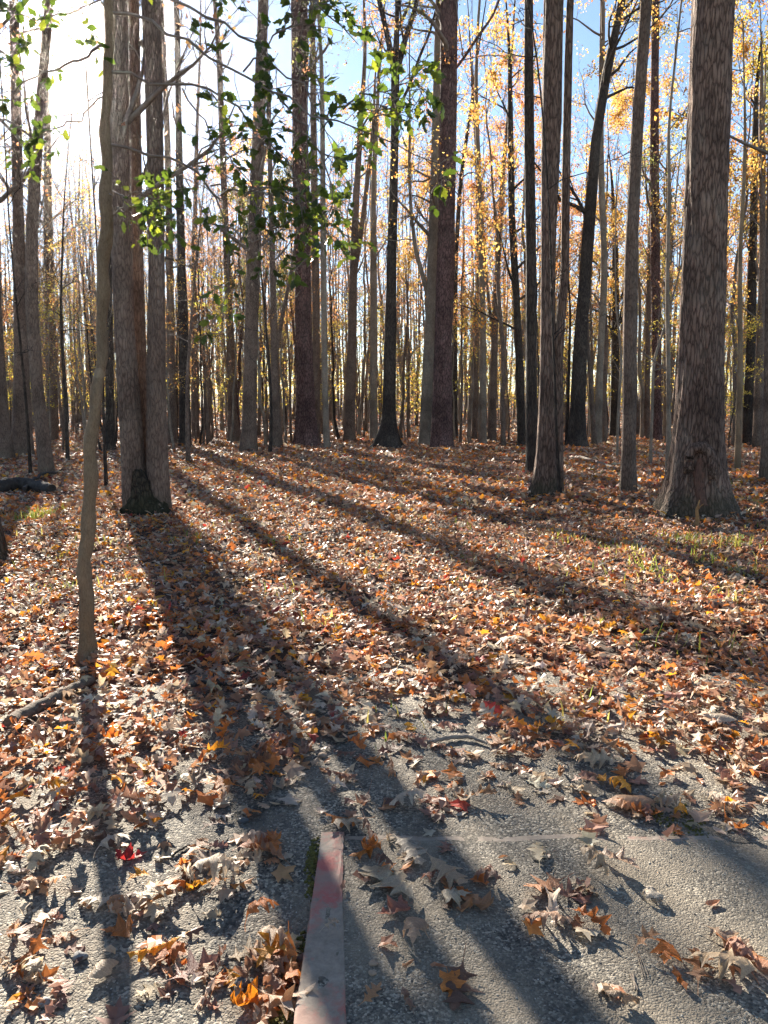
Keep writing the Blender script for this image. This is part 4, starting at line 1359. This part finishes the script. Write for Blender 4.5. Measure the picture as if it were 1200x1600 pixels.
# crack with dark rotten wood low on the stem
HBR = [
    [(170, 20, 0), (250, 38, -.1), (300, 72, -.2), (360, 105, -.3), (420, 147, -.4), (470, 167, -.5), (530, 190, -.55), (600, 217, -.6), (650, 246, -.65), (692, 258, -.7)],
    [(168, 225, 0), (250, 246, .1), (300, 262, .1), (338, 300, 0), (352, 350, 0), (362, 410, -.1), (350, 480, -.1), (332, 540, -.15)],
    [(170, -40, 0), (280, 0, -.2), (380, 60, -.3), (455, 118, -.4), (500, 165, -.5), (520, 230, -.5)],
    [(168, 112, 0), (260, 135, .1), (345, 141, .1), (400, 200, 0), (450, 262, -.1), (482, 312, -.2), (474, 372, -.2)],
    [(172, -110, 0), (330, -60, -.2), (450, -12, -.3), (530, 36, -.4), (560, 70, -.4)],
    [(168, 70, 0), (110, 98, -.1), (50, 122, -.2), (-10, 150, -.2)],
    [(168, 150, 0), (120, 188, .1), (60, 214, .1), (0, 240, .1)],
    [(166, 335, 0), (215, 322, -.1), (248, 346, -.15)],
    [(165, 300, 0), (195, 305, -.1), (250, 300, -.2)],
    [(345, 305, 0), (430, 290, -.2), (500, 330, -.3), (545, 372, -.35)],
    [(380, 112, -.32), (430, 62, -.4), (482, 20, -.5), (530, -20, -.5)],
    [(440, 158, -.43), (500, 232, -.5), (520, 300, -.5), (512, 360, -.5), (500, 405, -.5)],
    [(330, 290, 0), (400, 304, -.1), (462, 282, -.2), (545, 250, -.3)],
    [(285, 138, .1), (330, 208, 0), (366, 252, -.1), (402, 292, -.1), (440, 340, -.1)],
    [(510, 185, -.52), (560, 150, -.6), (620, 135, -.65), (665, 140, -.7)],
    [(560, 202, -.57), (590, 170, -.6), (640, 165, -.6)],
    [(170, -10, 0), (120, 20, -.1), (60, 30, -.1), (0, 10, -.1)],
    [(430, 255, -.1), (400, 340, -.1), (420, 390, -.2), (470, 400, -.2)],
    [(352, 360, 0), (400, 380, -.1), (450, 350, -.2), (500, 340, -.2)],
    [(300, 262, .1), (320, 230, .1), (360, 215, 0), (420, 230, -.1)],
]
hbr = []
for k, bpx in enumerate(HBR):
    P = np.array([at(px, py, HY + dy) for px, py, dy in bpx]) - hroot
    r0 = 0.0085 if k in (0, 1, 2, 3, 4, 5) else 0.005
    Q2, q2 = resample(P, np.linspace(r0, .0018, len(P)), 16)
    Q2[1:-1] += r.normal(0, .012, (14, 3))
    hbr.append(Q2)
    m = MB()
    m.add(*tubes(Q2[None], q2[None], 6))
    obj('branch', m.mesh('branch', B_TWIG), holly)
# higher branches above the frame
qs, rs_, _ = spawn(r, Q[None], qr[None], 26, .74, .99, .8, 1.4, 1.5, 16, .3, .1, .0, .004)
m = MB()
m.add(*tubes(qs, rs_, 5))
hb = np.array(hbr)
tw, tr_, tl_ = spawn(r, hb, np.full(hb.shape[:2], .004), 15, .2, 1.0, .5, 1.2, 0.34, 6, .5, .15, -.06, .0014, .6)
tw2, tr2, _ = spawn(r, qs, rs_, 7, .3, 1.0, .5, 1.2, 0.4, 6, .5, .15, -.06, .0016, .6)
m.add(*tubes(tw, tr_ * 1.25, 4))
m.add(*tubes(tw2, tr2, 3))
obj('twigs', m.mesh('twigs', B_TWIG), holly)
leaves = []
for arr, per in ((tw, 4.2), (tw2, 3)):
    n = int(len(arr) * per)
    b = r.integers(0, len(arr), n)
    pos, T, _, _ = sample_path(arr, b, r.uniform(.25, 1, n) ** .7)
    side = nrm(np.cross(T, r.normal(0, 1, (n, 3))))
    d = nrm(T * .7 + side + np.array([0, 0, -.15]))
    leaves.append(np.concatenate([pos, d], 1))
leaves = np.concatenate(leaves)
n = len(leaves)
d = leaves[:, 3:]
yw = np.arctan2(d[:, 1], d[:, 0])
tl = -np.arcsin(np.clip(d[:, 2], -1, 1))
rl = r.normal(0, .75, n)
RM = rot_mats(yw, tl, rl)
sz = r.uniform(.038, .08, n)
HP = [leaf_proto(HOLLY, 1, c1, c2, f, tws, 900 + i, False, .006) for i, (c1, c2, f, tws) in enumerate([(.5, .8, .1, .2), (-.6, .6, .2, -.3), (.9, -.8, .05, .4), (-.3, 1.2, .15, 0)])]
HP = [(p_[0] + np.array([.45, 0, 0]), p_[1], p_[2]) for p_ in HP]
hv = r.integers(0, 4, n)
hc = np.array([(.05, .085, .028), (.065, .11, .03), (.045, .07, .03), (.13, .165, .04)])[r.integers(0, 4, n)] * r.uniform(.8, 1.2, (n, 1))
pj = project(leaves[:, :3] + hroot)
inf = (pj[:, 0] > 0) & (pj[:, 0] < 1200) & (pj[:, 1] > 0) & (pj[:, 1] < 1600)
order = np.argsort(-np.where(inf, sz / pj[:, 2], 0))
sel = np.zeros(n, bool)
sel[order[:300]] = True
hm = []
for v in range(4):
    b = MB()
    b.add(HP[v][0], HP[v][1])
    hm.append(b.mesh('leaf', M_HOLLYO))
for i in np.where(sel)[0]:
    o = bpy.data.objects.new('leaf', hm[hv[i]])
    COL.objects.link(o)
    o.parent = holly
    o.location = leaves[i, :3]
    o.rotation_euler = Matrix(RM[i].tolist()).to_euler()
    o.scale = (sz[i],) * 3
    o.color = (*hc[i], 1)
m = MB()
for v in range(4):
    s_ = ~sel & (hv == v)
    place_leaves(m, HP[v], leaves[s_, :3], sz[s_], RM[s_], hc[s_])
tag(obj('foliage', m.mesh('foliage', M_HOLLY, True, True), holly), kind='stuff')
TREES.append(('the holly', 150.0, HY))

# ------------------------------------------------------------------ slender background trees: a few kinds, each copied
def proto_tree(seed, H, r0, bark, leaf, dens, crown, reach, n1=15, n2=6, n3=4, ls=.115, up=.1, spread=.13, flat=0.0):
    r = np.random.default_rng(seed)
    K = 24
    z = np.linspace(0, H, K)
    wob = np.cumsum(r.normal(0, .05, (K, 2)), 0) * (H / 14)
    wob -= wob[0]
    P = np.stack([wob[:, 0], wob[:, 1], z], 1)
    R = r0 * (1 - .93 * (z / H) ** 1.1)
    t = MB()
    t.add(*trunk_mesh(P, R, 10, .3, seed, .05, 4, .2))
    b, pts = limb_system(r, [P], [R], crown / H, reach, n1, n2, n3, up)
    f = MB()
    if leaf:
        foliage(f, r, pts, dens, spread, ls, leaf, flat=flat)
    return (H, t.mesh('trunk', bark), b.mesh('limbs', B_TWIG), f.mesh('crown', M_CANOPY, False, True) if f.n else None)


PROTO = {
    'bare grey': [proto_tree(1, 17, .13, B_GREY, 'pink', .5, 5, 3.2), proto_tree(2, 14, .10, B_GREY, 'brown', .6, 4, 2.6), proto_tree(3, 16, .12, B_PALE, 'pink', .5, 5, 3)],
    'golden': [proto_tree(4, 17, .14, B_GREY, 'gold', 4.2, 4.5, 3.4), proto_tree(5, 14, .10, B_GREY, 'gold', 2.5, 3.5, 3.0), proto_tree(6, 18, .13, B_PALE, 'orange', 3.4, 6, 3.4)],
    'rusty': [proto_tree(7, 15, .12, B_GREY, 'orange', 1.4, 4, 3), proto_tree(8, 13, .09, B_GREY, 'pink', 1.8, 3, 2.6)],
    'thin bare': [proto_tree(21, 11, .055, B_GREY, 'pink', .25, 2.0, 2.2, 22, 7, 3, .08, .16), proto_tree(22, 9, .045, B_PALE, 'brown', .25, 1.8, 1.8, 22, 7, 3, .08, .18), proto_tree(23, 12.5, .065, B_BLACK, 'pink', .2, 2.5, 2.4, 22, 7, 3, .08, .14)],
    'bare twiggy': [proto_tree(31, 18, .11, B_GREY, 'pink', .3, 6, 3.4, 20, 7, 5, .09, .14), proto_tree(32, 16, .1, B_GREY, 'pink', .3, 5, 3.0, 20, 7, 5, .09, .16)],
    'green': [proto_tree(9, 19, .16, B_PINE, 'olive', 5.0, 8, 2.6, ls=.14)],
    'yellow-leaved': [proto_tree(10, 6.5, .045, B_GREY, 'yellow', 2.2, 1.2, 2.0, 12, 5, 3, .085, .0, .2, 1.0), proto_tree(12, 5.0, .035, B_BLACK, 'yellow', 2.4, .9, 1.7, 12, 5, 3, .08, -.02, .2, 1.0), proto_tree(13, 8.0, .055, B_PALE, 'gold', 2.0, 1.8, 2.2, 12, 5, 3, .09, .02, .25, 1.0)],
}
BG = []
r = np.random.default_rng(133)


def bg_tree(kind, px, Y):
    k = int(r.integers(0, len(PROTO[kind])))
    X = (px - 600) / FPX * (Y * CP + CAM_H * SP)
    e = empty('sapling' if kind == 'yellow-leaved' else 'woodland_tree', (X, Y, float(ground_z(np.array(X), np.array(Y))) - .05))
    e.rotation_euler = (r.normal(0, .03), r.normal(0, .03), r.uniform(0, 6.28))
    H0, t, b, f = PROTO[kind][k]
    s = r.uniform(.85, 1.2) * (1.25 if kind == 'bare twiggy' else 1)
    if 60 < px < 760:
        s = min(s, .43 * (Y - 7) / H0)
    if 20 < px < 340 and kind not in ('thin bare', 'yellow-leaved', 'bare twiggy'):
        s *= .72
    e.scale = (s * r.uniform(.75, 1.05),) * 2 + (s,)
    obj('trunk', t, e)
    tag(obj('limbs', b, e), kind='stuff')
    if f:
        obj('crown', f, e)
    BG.append((e, kind, px, Y))


slots = np.linspace(-60, 1260, 92)
for i, px in enumerate(slots):
    px = px + r.normal(0, 9)
    Y = r.uniform(30, 56)
    fx = np.clip(px / 1200, 0, 1)
    p = np.array([.75 - .65 * fx, .05 + .62 * fx, .18, .05])
    if px < 330:
        p = np.array([.8, .02, .18, 0])
    kd = ['bare grey', 'golden', 'rusty', 'green'][r.choice(4, p=p / p.sum())]
    bg_tree(kd, px, Y)
for px in np.linspace(40, 760, 30):
    bg_tree('bare twiggy', px + r.normal(0, 8), r.uniform(56, 74))
for px in np.linspace(60, 470, 22):
    bg_tree('thin bare', px + r.normal(0, 8), r.uniform(30, 44))
for px in np.concatenate([np.linspace(10, 560, 40), np.linspace(570, 1190, 30)]):
    bg_tree('thin bare', px + r.normal(0, 8), r.uniform(24 if px < 360 else 34, 50))
for px in np.linspace(5, 1195, 60):
    bg_tree('yellow-leaved', px + r.normal(0, 10), r.uniform(27 if px < 360 or px > 1010 else 36, 54))

anch = sorted([(px, a_) for a_, px, _ in TREES if a_])
ORD = ['first', 'second', 'third', 'fourth', 'fifth', 'sixth', 'seventh', 'eighth', 'ninth', 'tenth', 'eleventh', 'twelfth', 'thirteenth', 'fourteenth', 'fifteenth', 'sixteenth', 'seventeenth', 'eighteenth', 'nineteenth', 'twentieth'] + ['twenty-' + w_ for w_ in ('first', 'second', 'third', 'fourth', 'fifth', 'sixth', 'seventh', 'eighth', 'ninth')] + ['thirtieth']
bins = {}
for e, kind, px, Y in BG:
    k = int(np.searchsorted([a_[0] for a_ in anch], px))
    bins.setdefault((k, kind), []).append((px, e))
for (k, kind), lst in bins.items():
    lst.sort(key=lambda q: q[0])
    for i, (px, e) in enumerate(lst):
        noun = 'sapling' if kind == 'yellow-leaved' else 'far slim tree'
        if k == 0:
            where = 'before ' + anch[0][1]
        elif k == len(anch):
            where = 'past ' + anch[-1][1]
        else:
            where = f'between {anch[k - 1][1]} and {anch[k][1]}'.replace(' the ', ' ')
        o_ = '' if len(lst) == 1 else f', {ORD[i]} from left'
        tag(e, f'{kind} {noun}{o_} {where}', 'sapling' if kind == 'yellow-leaved' else 'tree', 'yellow-leaved saplings under the trees' if kind == 'yellow-leaved' else 'slim trees far back in the wood')

# ------------------------------------------------------------------ the wood beyond, one mass
r = np.random.default_rng(171)
wood = MB()
NTW = 540
ang = r.uniform(-.72, .72, NTW)
dist = np.sqrt(r.uniform(56 ** 2, 118 ** 2, NTW))
X, Y = np.sin(ang) * dist, np.cos(ang) * dist
H = np.minimum(r.uniform(12, 25, NTW), .43 * (dist - 8))
K = 8
P = np.zeros((NTW, K, 3))
P[:, :, 2] = ground_z(X, Y)[:, None] - .1 + np.linspace(0, 1, K)[None] * H[:, None]
wob = np.cumsum(r.normal(0, .12, (NTW, K, 2)), 1)
P[:, :, 0] = X[:, None] + wob[..., 0]
P[:, :, 1] = Y[:, None] + wob[..., 1]
R = (r.uniform(.06, .2, NTW))[:, None] * np.linspace(1, .12, K)[None]
wood.add(*tubes(P, R, 6))
q1, r1, L1 = spawn(r, P, R, 9, .15, .98, .5, 1.1, 4.0, 4, .4, .2, .12, .012)
wood.add(*tubes(q1, r1, 3))
q2, r2, L2 = spawn(r, q1, r1, 5, .2, 1, .4, 1.0, L1 * .55, 3, .6, .25, .08, .009, .5)
wood.add(*tubes(q2, r2, 3))
pts = q2[:, 1:].reshape(-1, 3)
ppx = project(pts)[:, 0]
fx = np.clip(ppx / 1200, 0, 1)
u = r.random(len(pts))
pg = np.clip(.12 + .55 * fx, 0, .8)
foliage(wood, r, pts[u < pg], 1.9, .4, .19, 'gold', 1)
foliage(wood, r, pts[(u >= pg) & (u < pg + .2)], 1.7, .4, .18, 'orange', 1)
foliage(wood, r, pts[(u >= pg + .2) & (u < pg + .45)], 1.7, .4, .17, 'pink', 1)
foliage(wood, r, pts[(u >= .93)], 2.2, .45, .2, 'olive', 1)
# shrubs and low growth closing the view between the stems
NU = 2100
ang = r.uniform(-.7, .7, NU)
dist = np.sqrt(r.uniform(46 ** 2, 120 ** 2, NU))
X, Y = np.sin(ang) * dist, np.cos(ang) * dist
S0 = np.stack([X, Y, ground_z(X, Y)], 1)
P = S0[:, None] + np.linspace(0, 1, 4)[None, :, None] * np.stack([r.normal(0, .5, NU), r.normal(0, .5, NU), r.uniform(2, 7.5, NU)], 1)[:, None]
R = np.full((NU, 4), .02) * np.linspace(1, .3, 4)
wood.add(*tubes(P, R, 3))
q1, r1, _ = spawn(r, P, R, 5, .2, 1, .6, 1.3, 1.5, 3, .6, .2, .03, .009, .5)
wood.add(*tubes(q1, r1, 3))
pu = q1[:, 1:].reshape(-1, 3)
for pl, f0, f1 in (('yellow', 0, .45), ('gold', .45, .75), ('brown', .75, 1)):
    u = np.repeat(r.random(NU * 5), 2)
    foliage(wood, r, pu[(u >= f0) & (u < f1)], 3.4, .4, .17, pl, 1)
tag(obj('distant_woodland', wood.mesh('distant_woodland', [B_TWIG, M_CANOPY], False, True)), 'distant autumn wood closing the view behind the trunks', 'woodland', kind='stuff')

# ------------------------------------------------------------------ things on the ground


def bar(name, label, pxs, rad, mat, cat, zoff=.0, sides=10, seed=1, endmat=None, wob=.01):
    r = np.random.default_rng(seed)
    P = np.array([gp(px, py, .03) for px, py in pxs])
    P[:, 2] = surf_z(P[:, 0], P[:, 1]) + np.array(rad) * .7 + zoff
    org = P[0].copy()
    org[2] -= rad[0]
    Q, q = resample(P, np.array(rad, float), 18)
    Q += r.normal(0, wob, Q.shape)
    m = MB()
    V, F = tubes(Q[None], q[None], sides)
    m.add(V, F)
    n = sides
    for e_ in (0, 17):
        m.add(V[e_ * n:(e_ + 1) * n], np.arange(n)[None, ::(1 if e_ else -1)])
    e = obj(name, m.mesh(name, mat, True, False, org), None, org)
    tag(e, label, cat)
    return e, Q, q


e, Q, q = bar('broken_branch', 'short weathered branch with dark broken end lying in the litter', [(18, 1142), (45, 1125), (80, 1108), (115, 1088), (145, 1072)], [.034, .034, .03, .026, .02], M_ROT2, 'branch', .02, 12, 3, None, .004)
bar('curved_stick', 'thin curved grey stick on the gravel beyond the pad', [(668, 1166), (690, 1160), (715, 1156), (738, 1157), (760, 1166)], [.009, .01, .01, .009, .006], M_WOOD, 'stick', .01, 7, 4, None, .002)
lg, Q, q = bar('fallen_log', 'dark rotten log lying behind the bright leaves near the curved tree', [(-40, 772), (0, 768), (30, 764), (60, 766), (79, 770)], [.15, .14, .13, .12, .10], M_ROT, 'log', .02, 14, 6, None, .02)
bar('fallen_branch', 'bent dark branch lying across the rotten log', [(38, 770), (55, 756), (72, 748), (88, 748), (102, 741)], [.035, .035, .03, .025, .015], M_ROT, 'branch', .12, 8, 7, None, .015)
bar('fallen_stick', 'dry pale stick in front of the rotten log', [(-10, 770), (15, 772), (40, 777)], [.015, .015, .01], M_WOOD, 'stick', .06, 6, 8, None, .008)
bar('dry_stick', 'dark stick lying on the gravel left of the border strip', [(270, 1338), (282, 1330), (296, 1322)], [.004, .004, .003], M_ROT, 'stick', .004, 5, 9, None, .001)
for q, (pxs, lab) in enumerate((
        ([(455, 842), (500, 838), (540, 846)], 'thin fallen stick across the litter in the middle of the clearing'),
        ([(60, 830), (20, 826), (-10, 829)], 'straight dark stick by the grass tuft near the curved tree'),
        ([(905, 716), (930, 722), (960, 735)], 'fallen branch in front of the leaning dark tree'),
        ([(780, 695), (800, 692), (822, 697)], 'fallen branch far off behind the straight black trunk'),
        ([(1000, 1005), (1012, 1003), (1030, 1008)], 'short twig on the litter off the pad'),
        ([(300, 1085), (330, 1078), (352, 1083)], 'twig on the litter right of the holly'))):
    bar('fallen_stick', lab, pxs, [.012, .011, .007] if pxs[0][1] > 800 else [.05, .045, .03], M_WOOD if q % 2 == 0 else M_ROT, 'stick', .04, 6, 40 + q, None, .006)
# an upright dry stem in front of the scarred oak
p = gp(1088, 822)
m = MB()
P = np.array([(0, 0, -.03), (.01, 0, .12), (.0, .01, .25), (.025, 0, .38)])
m.add(*tubes(P[None], np.array([[.035, .028, .02, .008]]), 7))
m.add(*tubes(np.array([[(0, .0, .25), (.05, 0, .31), (.08, 0, .33)]]), np.array([[.012, .008, .004]]), 5))
tag(obj('dead_sprout', m.mesh('dead_sprout', simple_mat('dry_sprout', (0.2, 0.1, 0.04), (0.4, 0.22, 0.09), 25.0)), None, (p[0], p[1], float(surf_z(p[0], p[1])))), 'short broken orange-brown stem standing in front of the scarred oak', 'stem')

# pebbles on the gravel
r = np.random.default_rng(8)
for px, py, s, lab in ((378, 1530, .022, 'dark grey pebble on the gravel near the border strip'), (70, 1558, .018, 'small grey pebble on the gravel at the lower edge'), (505, 1187, .02, 'round tan pebble on the gravel beyond the pad corner'),
                       (583, 1515, .012, 'tiny tan pebble on the pad'), (582, 1530, .011, 'tiny reddish pebble beside the tiny tan one'), (125, 1490, .02, 'flat grey stone chip on the gravel'), (380, 1290, .02, 'dark stone at the litter edge')):
    p = gp(px, py, .02)
    a_, b_ = np.meshgrid(np.linspace(0, 2 * np.pi, 11)[:-1], np.linspace(-1.45, 1.45, 7))
    V = np.stack([np.cos(b_) * np.cos(a_), np.cos(b_) * np.sin(a_) * .8, np.sin(b_) * .6], -1)
    V *= (1 + .12 * np.sin(3 * a_ + r.uniform(0, 6)) * np.cos(b_) + .1 * np.sin(2 * a_ + 2 * b_ + r.uniform(0, 6)))[..., None] * s
    i, j = np.meshgrid(np.arange(6), np.arange(10), indexing='ij')
    F = np.stack([i * 10 + j, i * 10 + (j + 1) % 10, (i + 1) * 10 + (j + 1) % 10, (i + 1) * 10 + j], -1).reshape(-1, 4)
    m = MB()
    m.add(V.reshape(-1, 3), F)
    m.add(V[-1], np.arange(10)[None])
    c = (.09, .09, .09) if 'dark' in lab else (.34, .24, .17) if 'tan' in lab or 'red' in lab else (.22, .21, .2)
    mt = simple_mat('pebble_' + lab.split()[0], tuple(x_ * .8 for x_ in c), c, 60.0, .8, .3, .003)
    tag(obj('pebble', m.mesh('pebble', mt), None, (p[0], p[1], float(surf_z(p[0], p[1])) + s * .35)), lab, 'pebble', 'pebbles on path and pad')

# pine needles on the pad
for px, py, dx, lab in ((996, 1492, 0, 'bundle of long tan pine needles on the pad'), (990, 1535, 1, 'short stub of pine needles on the pad')):
    p = gp(px, py, .036)
    m = MB()
    for k in range(3 if dx == 0 else 2):
        a_ = math.radians(88 + r.normal(0, 7))
        Lh = .085 if dx == 0 else .03
        o_ = r.normal(0, .004)
        P = np.array([(o_ + math.cos(a_) * Lh * t, math.sin(a_) * Lh * t, .0015 + .002 * math.sin(t * 3 + 3)) for t in np.linspace(-1, 1, 6)])
        m.add(*tubes(P[None], np.full((1, 6), .0012 if dx == 0 else .003), 4))
    tag(obj('pine_needles', m.mesh('pine_needles', M_WOOD), None, (p[0], p[1], .037)), lab, 'needles')

# moss along the border strip
m = MB()
for (px, py, n_, sp_) in ((488, 1345, 170, .03), (435, 1590, 220, .045), (470, 1470, 60, .02), (1085, 1296, 80, .05), (1040, 1292, 50, .05), (495, 1385, 60, .02)):
    p = gp(px, py, .02)
    for _ in range(n_):
        x_, y_ = p[0] + r.normal(0, sp_ * .35), p[1] + r.normal(0, sp_ * 1.6)
        if PAD_X0 - .002 < x_ < -.09 and y_ < PAD_Y1 and py != 1296:
            x_ = PAD_X0 - abs(r.normal(0, sp_ * .5)) - .003
        s = r.uniform(.003, .008)
        z_ = float(path_z(np.array(x_), np.array(y_)))
        V = octv * s * np.array([1, 1, 1.3]) + np.array([x_, y_, z_ - .001])
        m.add(V, octf)
tag(obj('moss', m.mesh('moss', M_MOSS, True)), 'yellow-green moss along the edge of the pad', 'moss', kind='stuff')

# sparse grass
r = np.random.default_rng(61)
m = MB()
tufts = [(55, 815, 60, .16), (75, 812, 40, .15), (105, 930, 20, .10), (150, 850, 20, .10), (970, 865, 60, .09), (1010, 905, 50, .09), (1080, 850, 60, .1), (1150, 860, 50, .1), (985, 880, 50, .08), (1100, 880, 50, .08), (1170, 900, 40, .08), (900, 850, 40, .08), (940, 985, 10, .08), (1052, 1015, 10, .13),
         (1140, 1030, 8, .14), (205, 905, 14, .08), (430, 850, 24, .07), (470, 870, 20, .07), (990, 1010, 10, .07), (1120, 940, 20, .08), (870, 840, 26, .07), (1190, 780, 40, .08), (1180, 785, 40, .08), (1090, 745, 60, .09), (1130, 760, 50, .09), (1000, 705, 40, .12), (110, 700, 60, .1), (130, 705, 60, .1), (300, 735, 30, .07), (360, 740, 30, .07), (900, 1120, 10, .08), (610, 1130, 10, .06)]
for k in range(70):
    tufts.append((r.uniform(0, 1200), r.uniform(730, 980), r.integers(5, 16), r.uniform(.05, .09)))
for (px, py, n_, h) in tufts:
    p = gp(px, py)
    sp_ = .04 + .004 * p[1]
    x_, y_ = p[0] + r.normal(0, sp_ * 1.5, n_), p[1] + r.normal(0, sp_ * 2.5, n_)
    z_ = surf_z(x_, y_)
    yw = r.uniform(0, 6.28, n_)
    hh = h * r.uniform(.6, 1.4, n_)
    ln = r.uniform(.2, 1.0, n_)
    wd = .0035 + .0004 * p[1]
    t = np.array([0, .4, .75, 1.0])
    cx = np.cos(yw)[:, None] * (ln * hh)[:, None] * t ** 2
    cy = np.sin(yw)[:, None] * (ln * hh)[:, None] * t ** 2
    cz = hh[:, None] * (t - .25 * t ** 3 * ln[:, None]) * 1.2
    C_ = np.stack([x_[:, None] + cx, y_[:, None] + cy, z_[:, None] + cz], -1)
    sd_ = np.stack([-np.sin(yw), np.cos(yw), 0 * yw], -1)[:, None] * (wd * np.array([1, .9, .6, .1]))[None, :, None]
    V = np.stack([C_ - sd_, C_ + sd_], 2).reshape(n_, 8, 3)
    F0 = np.array([(0, 1, 3, 2), (2, 3, 5, 4), (4, 5, 7, 6)])
    F = (F0[None] + (np.arange(n_) * 8)[:, None, None]).reshape(-1, 4)
    c = np.array([(.30, .30, .06), (.2, .26, .05), (.42, .36, .1)])[r.integers(0, 3, n_)]
    m.add(V.reshape(-1, 3), F, np.repeat(c, 8, 0))
tag(obj('grass', m.mesh('grass', M_GRASS, True, True)), 'sparse yellow-green grass blades poking through the leaves', 'grass', kind='stuff')

# ------------------------------------------------------------------ added volume imitating lens glare round the sun
def glare_volume():  # unseen scattering box, added to imitate glare and lift the shadows
    x0, x1, y0, y1, z0, z1 = -320, 320, -80, 320, -2.0, 30.0
    V = [(x, y, z) for x in (x0, x1) for y in (y0, y1) for z in (z0, z1)]
    F = [(0, 1, 3, 2), (4, 6, 7, 5), (0, 4, 5, 1), (2, 3, 7, 6), (0, 2, 6, 4), (1, 5, 7, 3)]
    me = bpy.data.meshes.new('glare_volume')
    me.from_pydata(V, [], F)
    m, t = mat_new('glare_volume')
    v = t.nodes.new('ShaderNodeVolumePrincipled')
    v.inputs['Color'].default_value = (0.95, 0.93, 0.92, 1)
    v.inputs['Density'].default_value = GLARE_DENSITY
    v.inputs['Anisotropy'].default_value = 0.92
    o = N(t, 'ShaderNodeOutputMaterial')
    t.links.new(v.outputs[0], o.inputs['Volume'])
    me.materials.append(m)
    tag(obj('glare_volume', me), 'added thin volume that spreads a glare round the sun', 'glare_volume', kind='stuff')


GLARE_DENSITY = 0.00016
glare_volume()
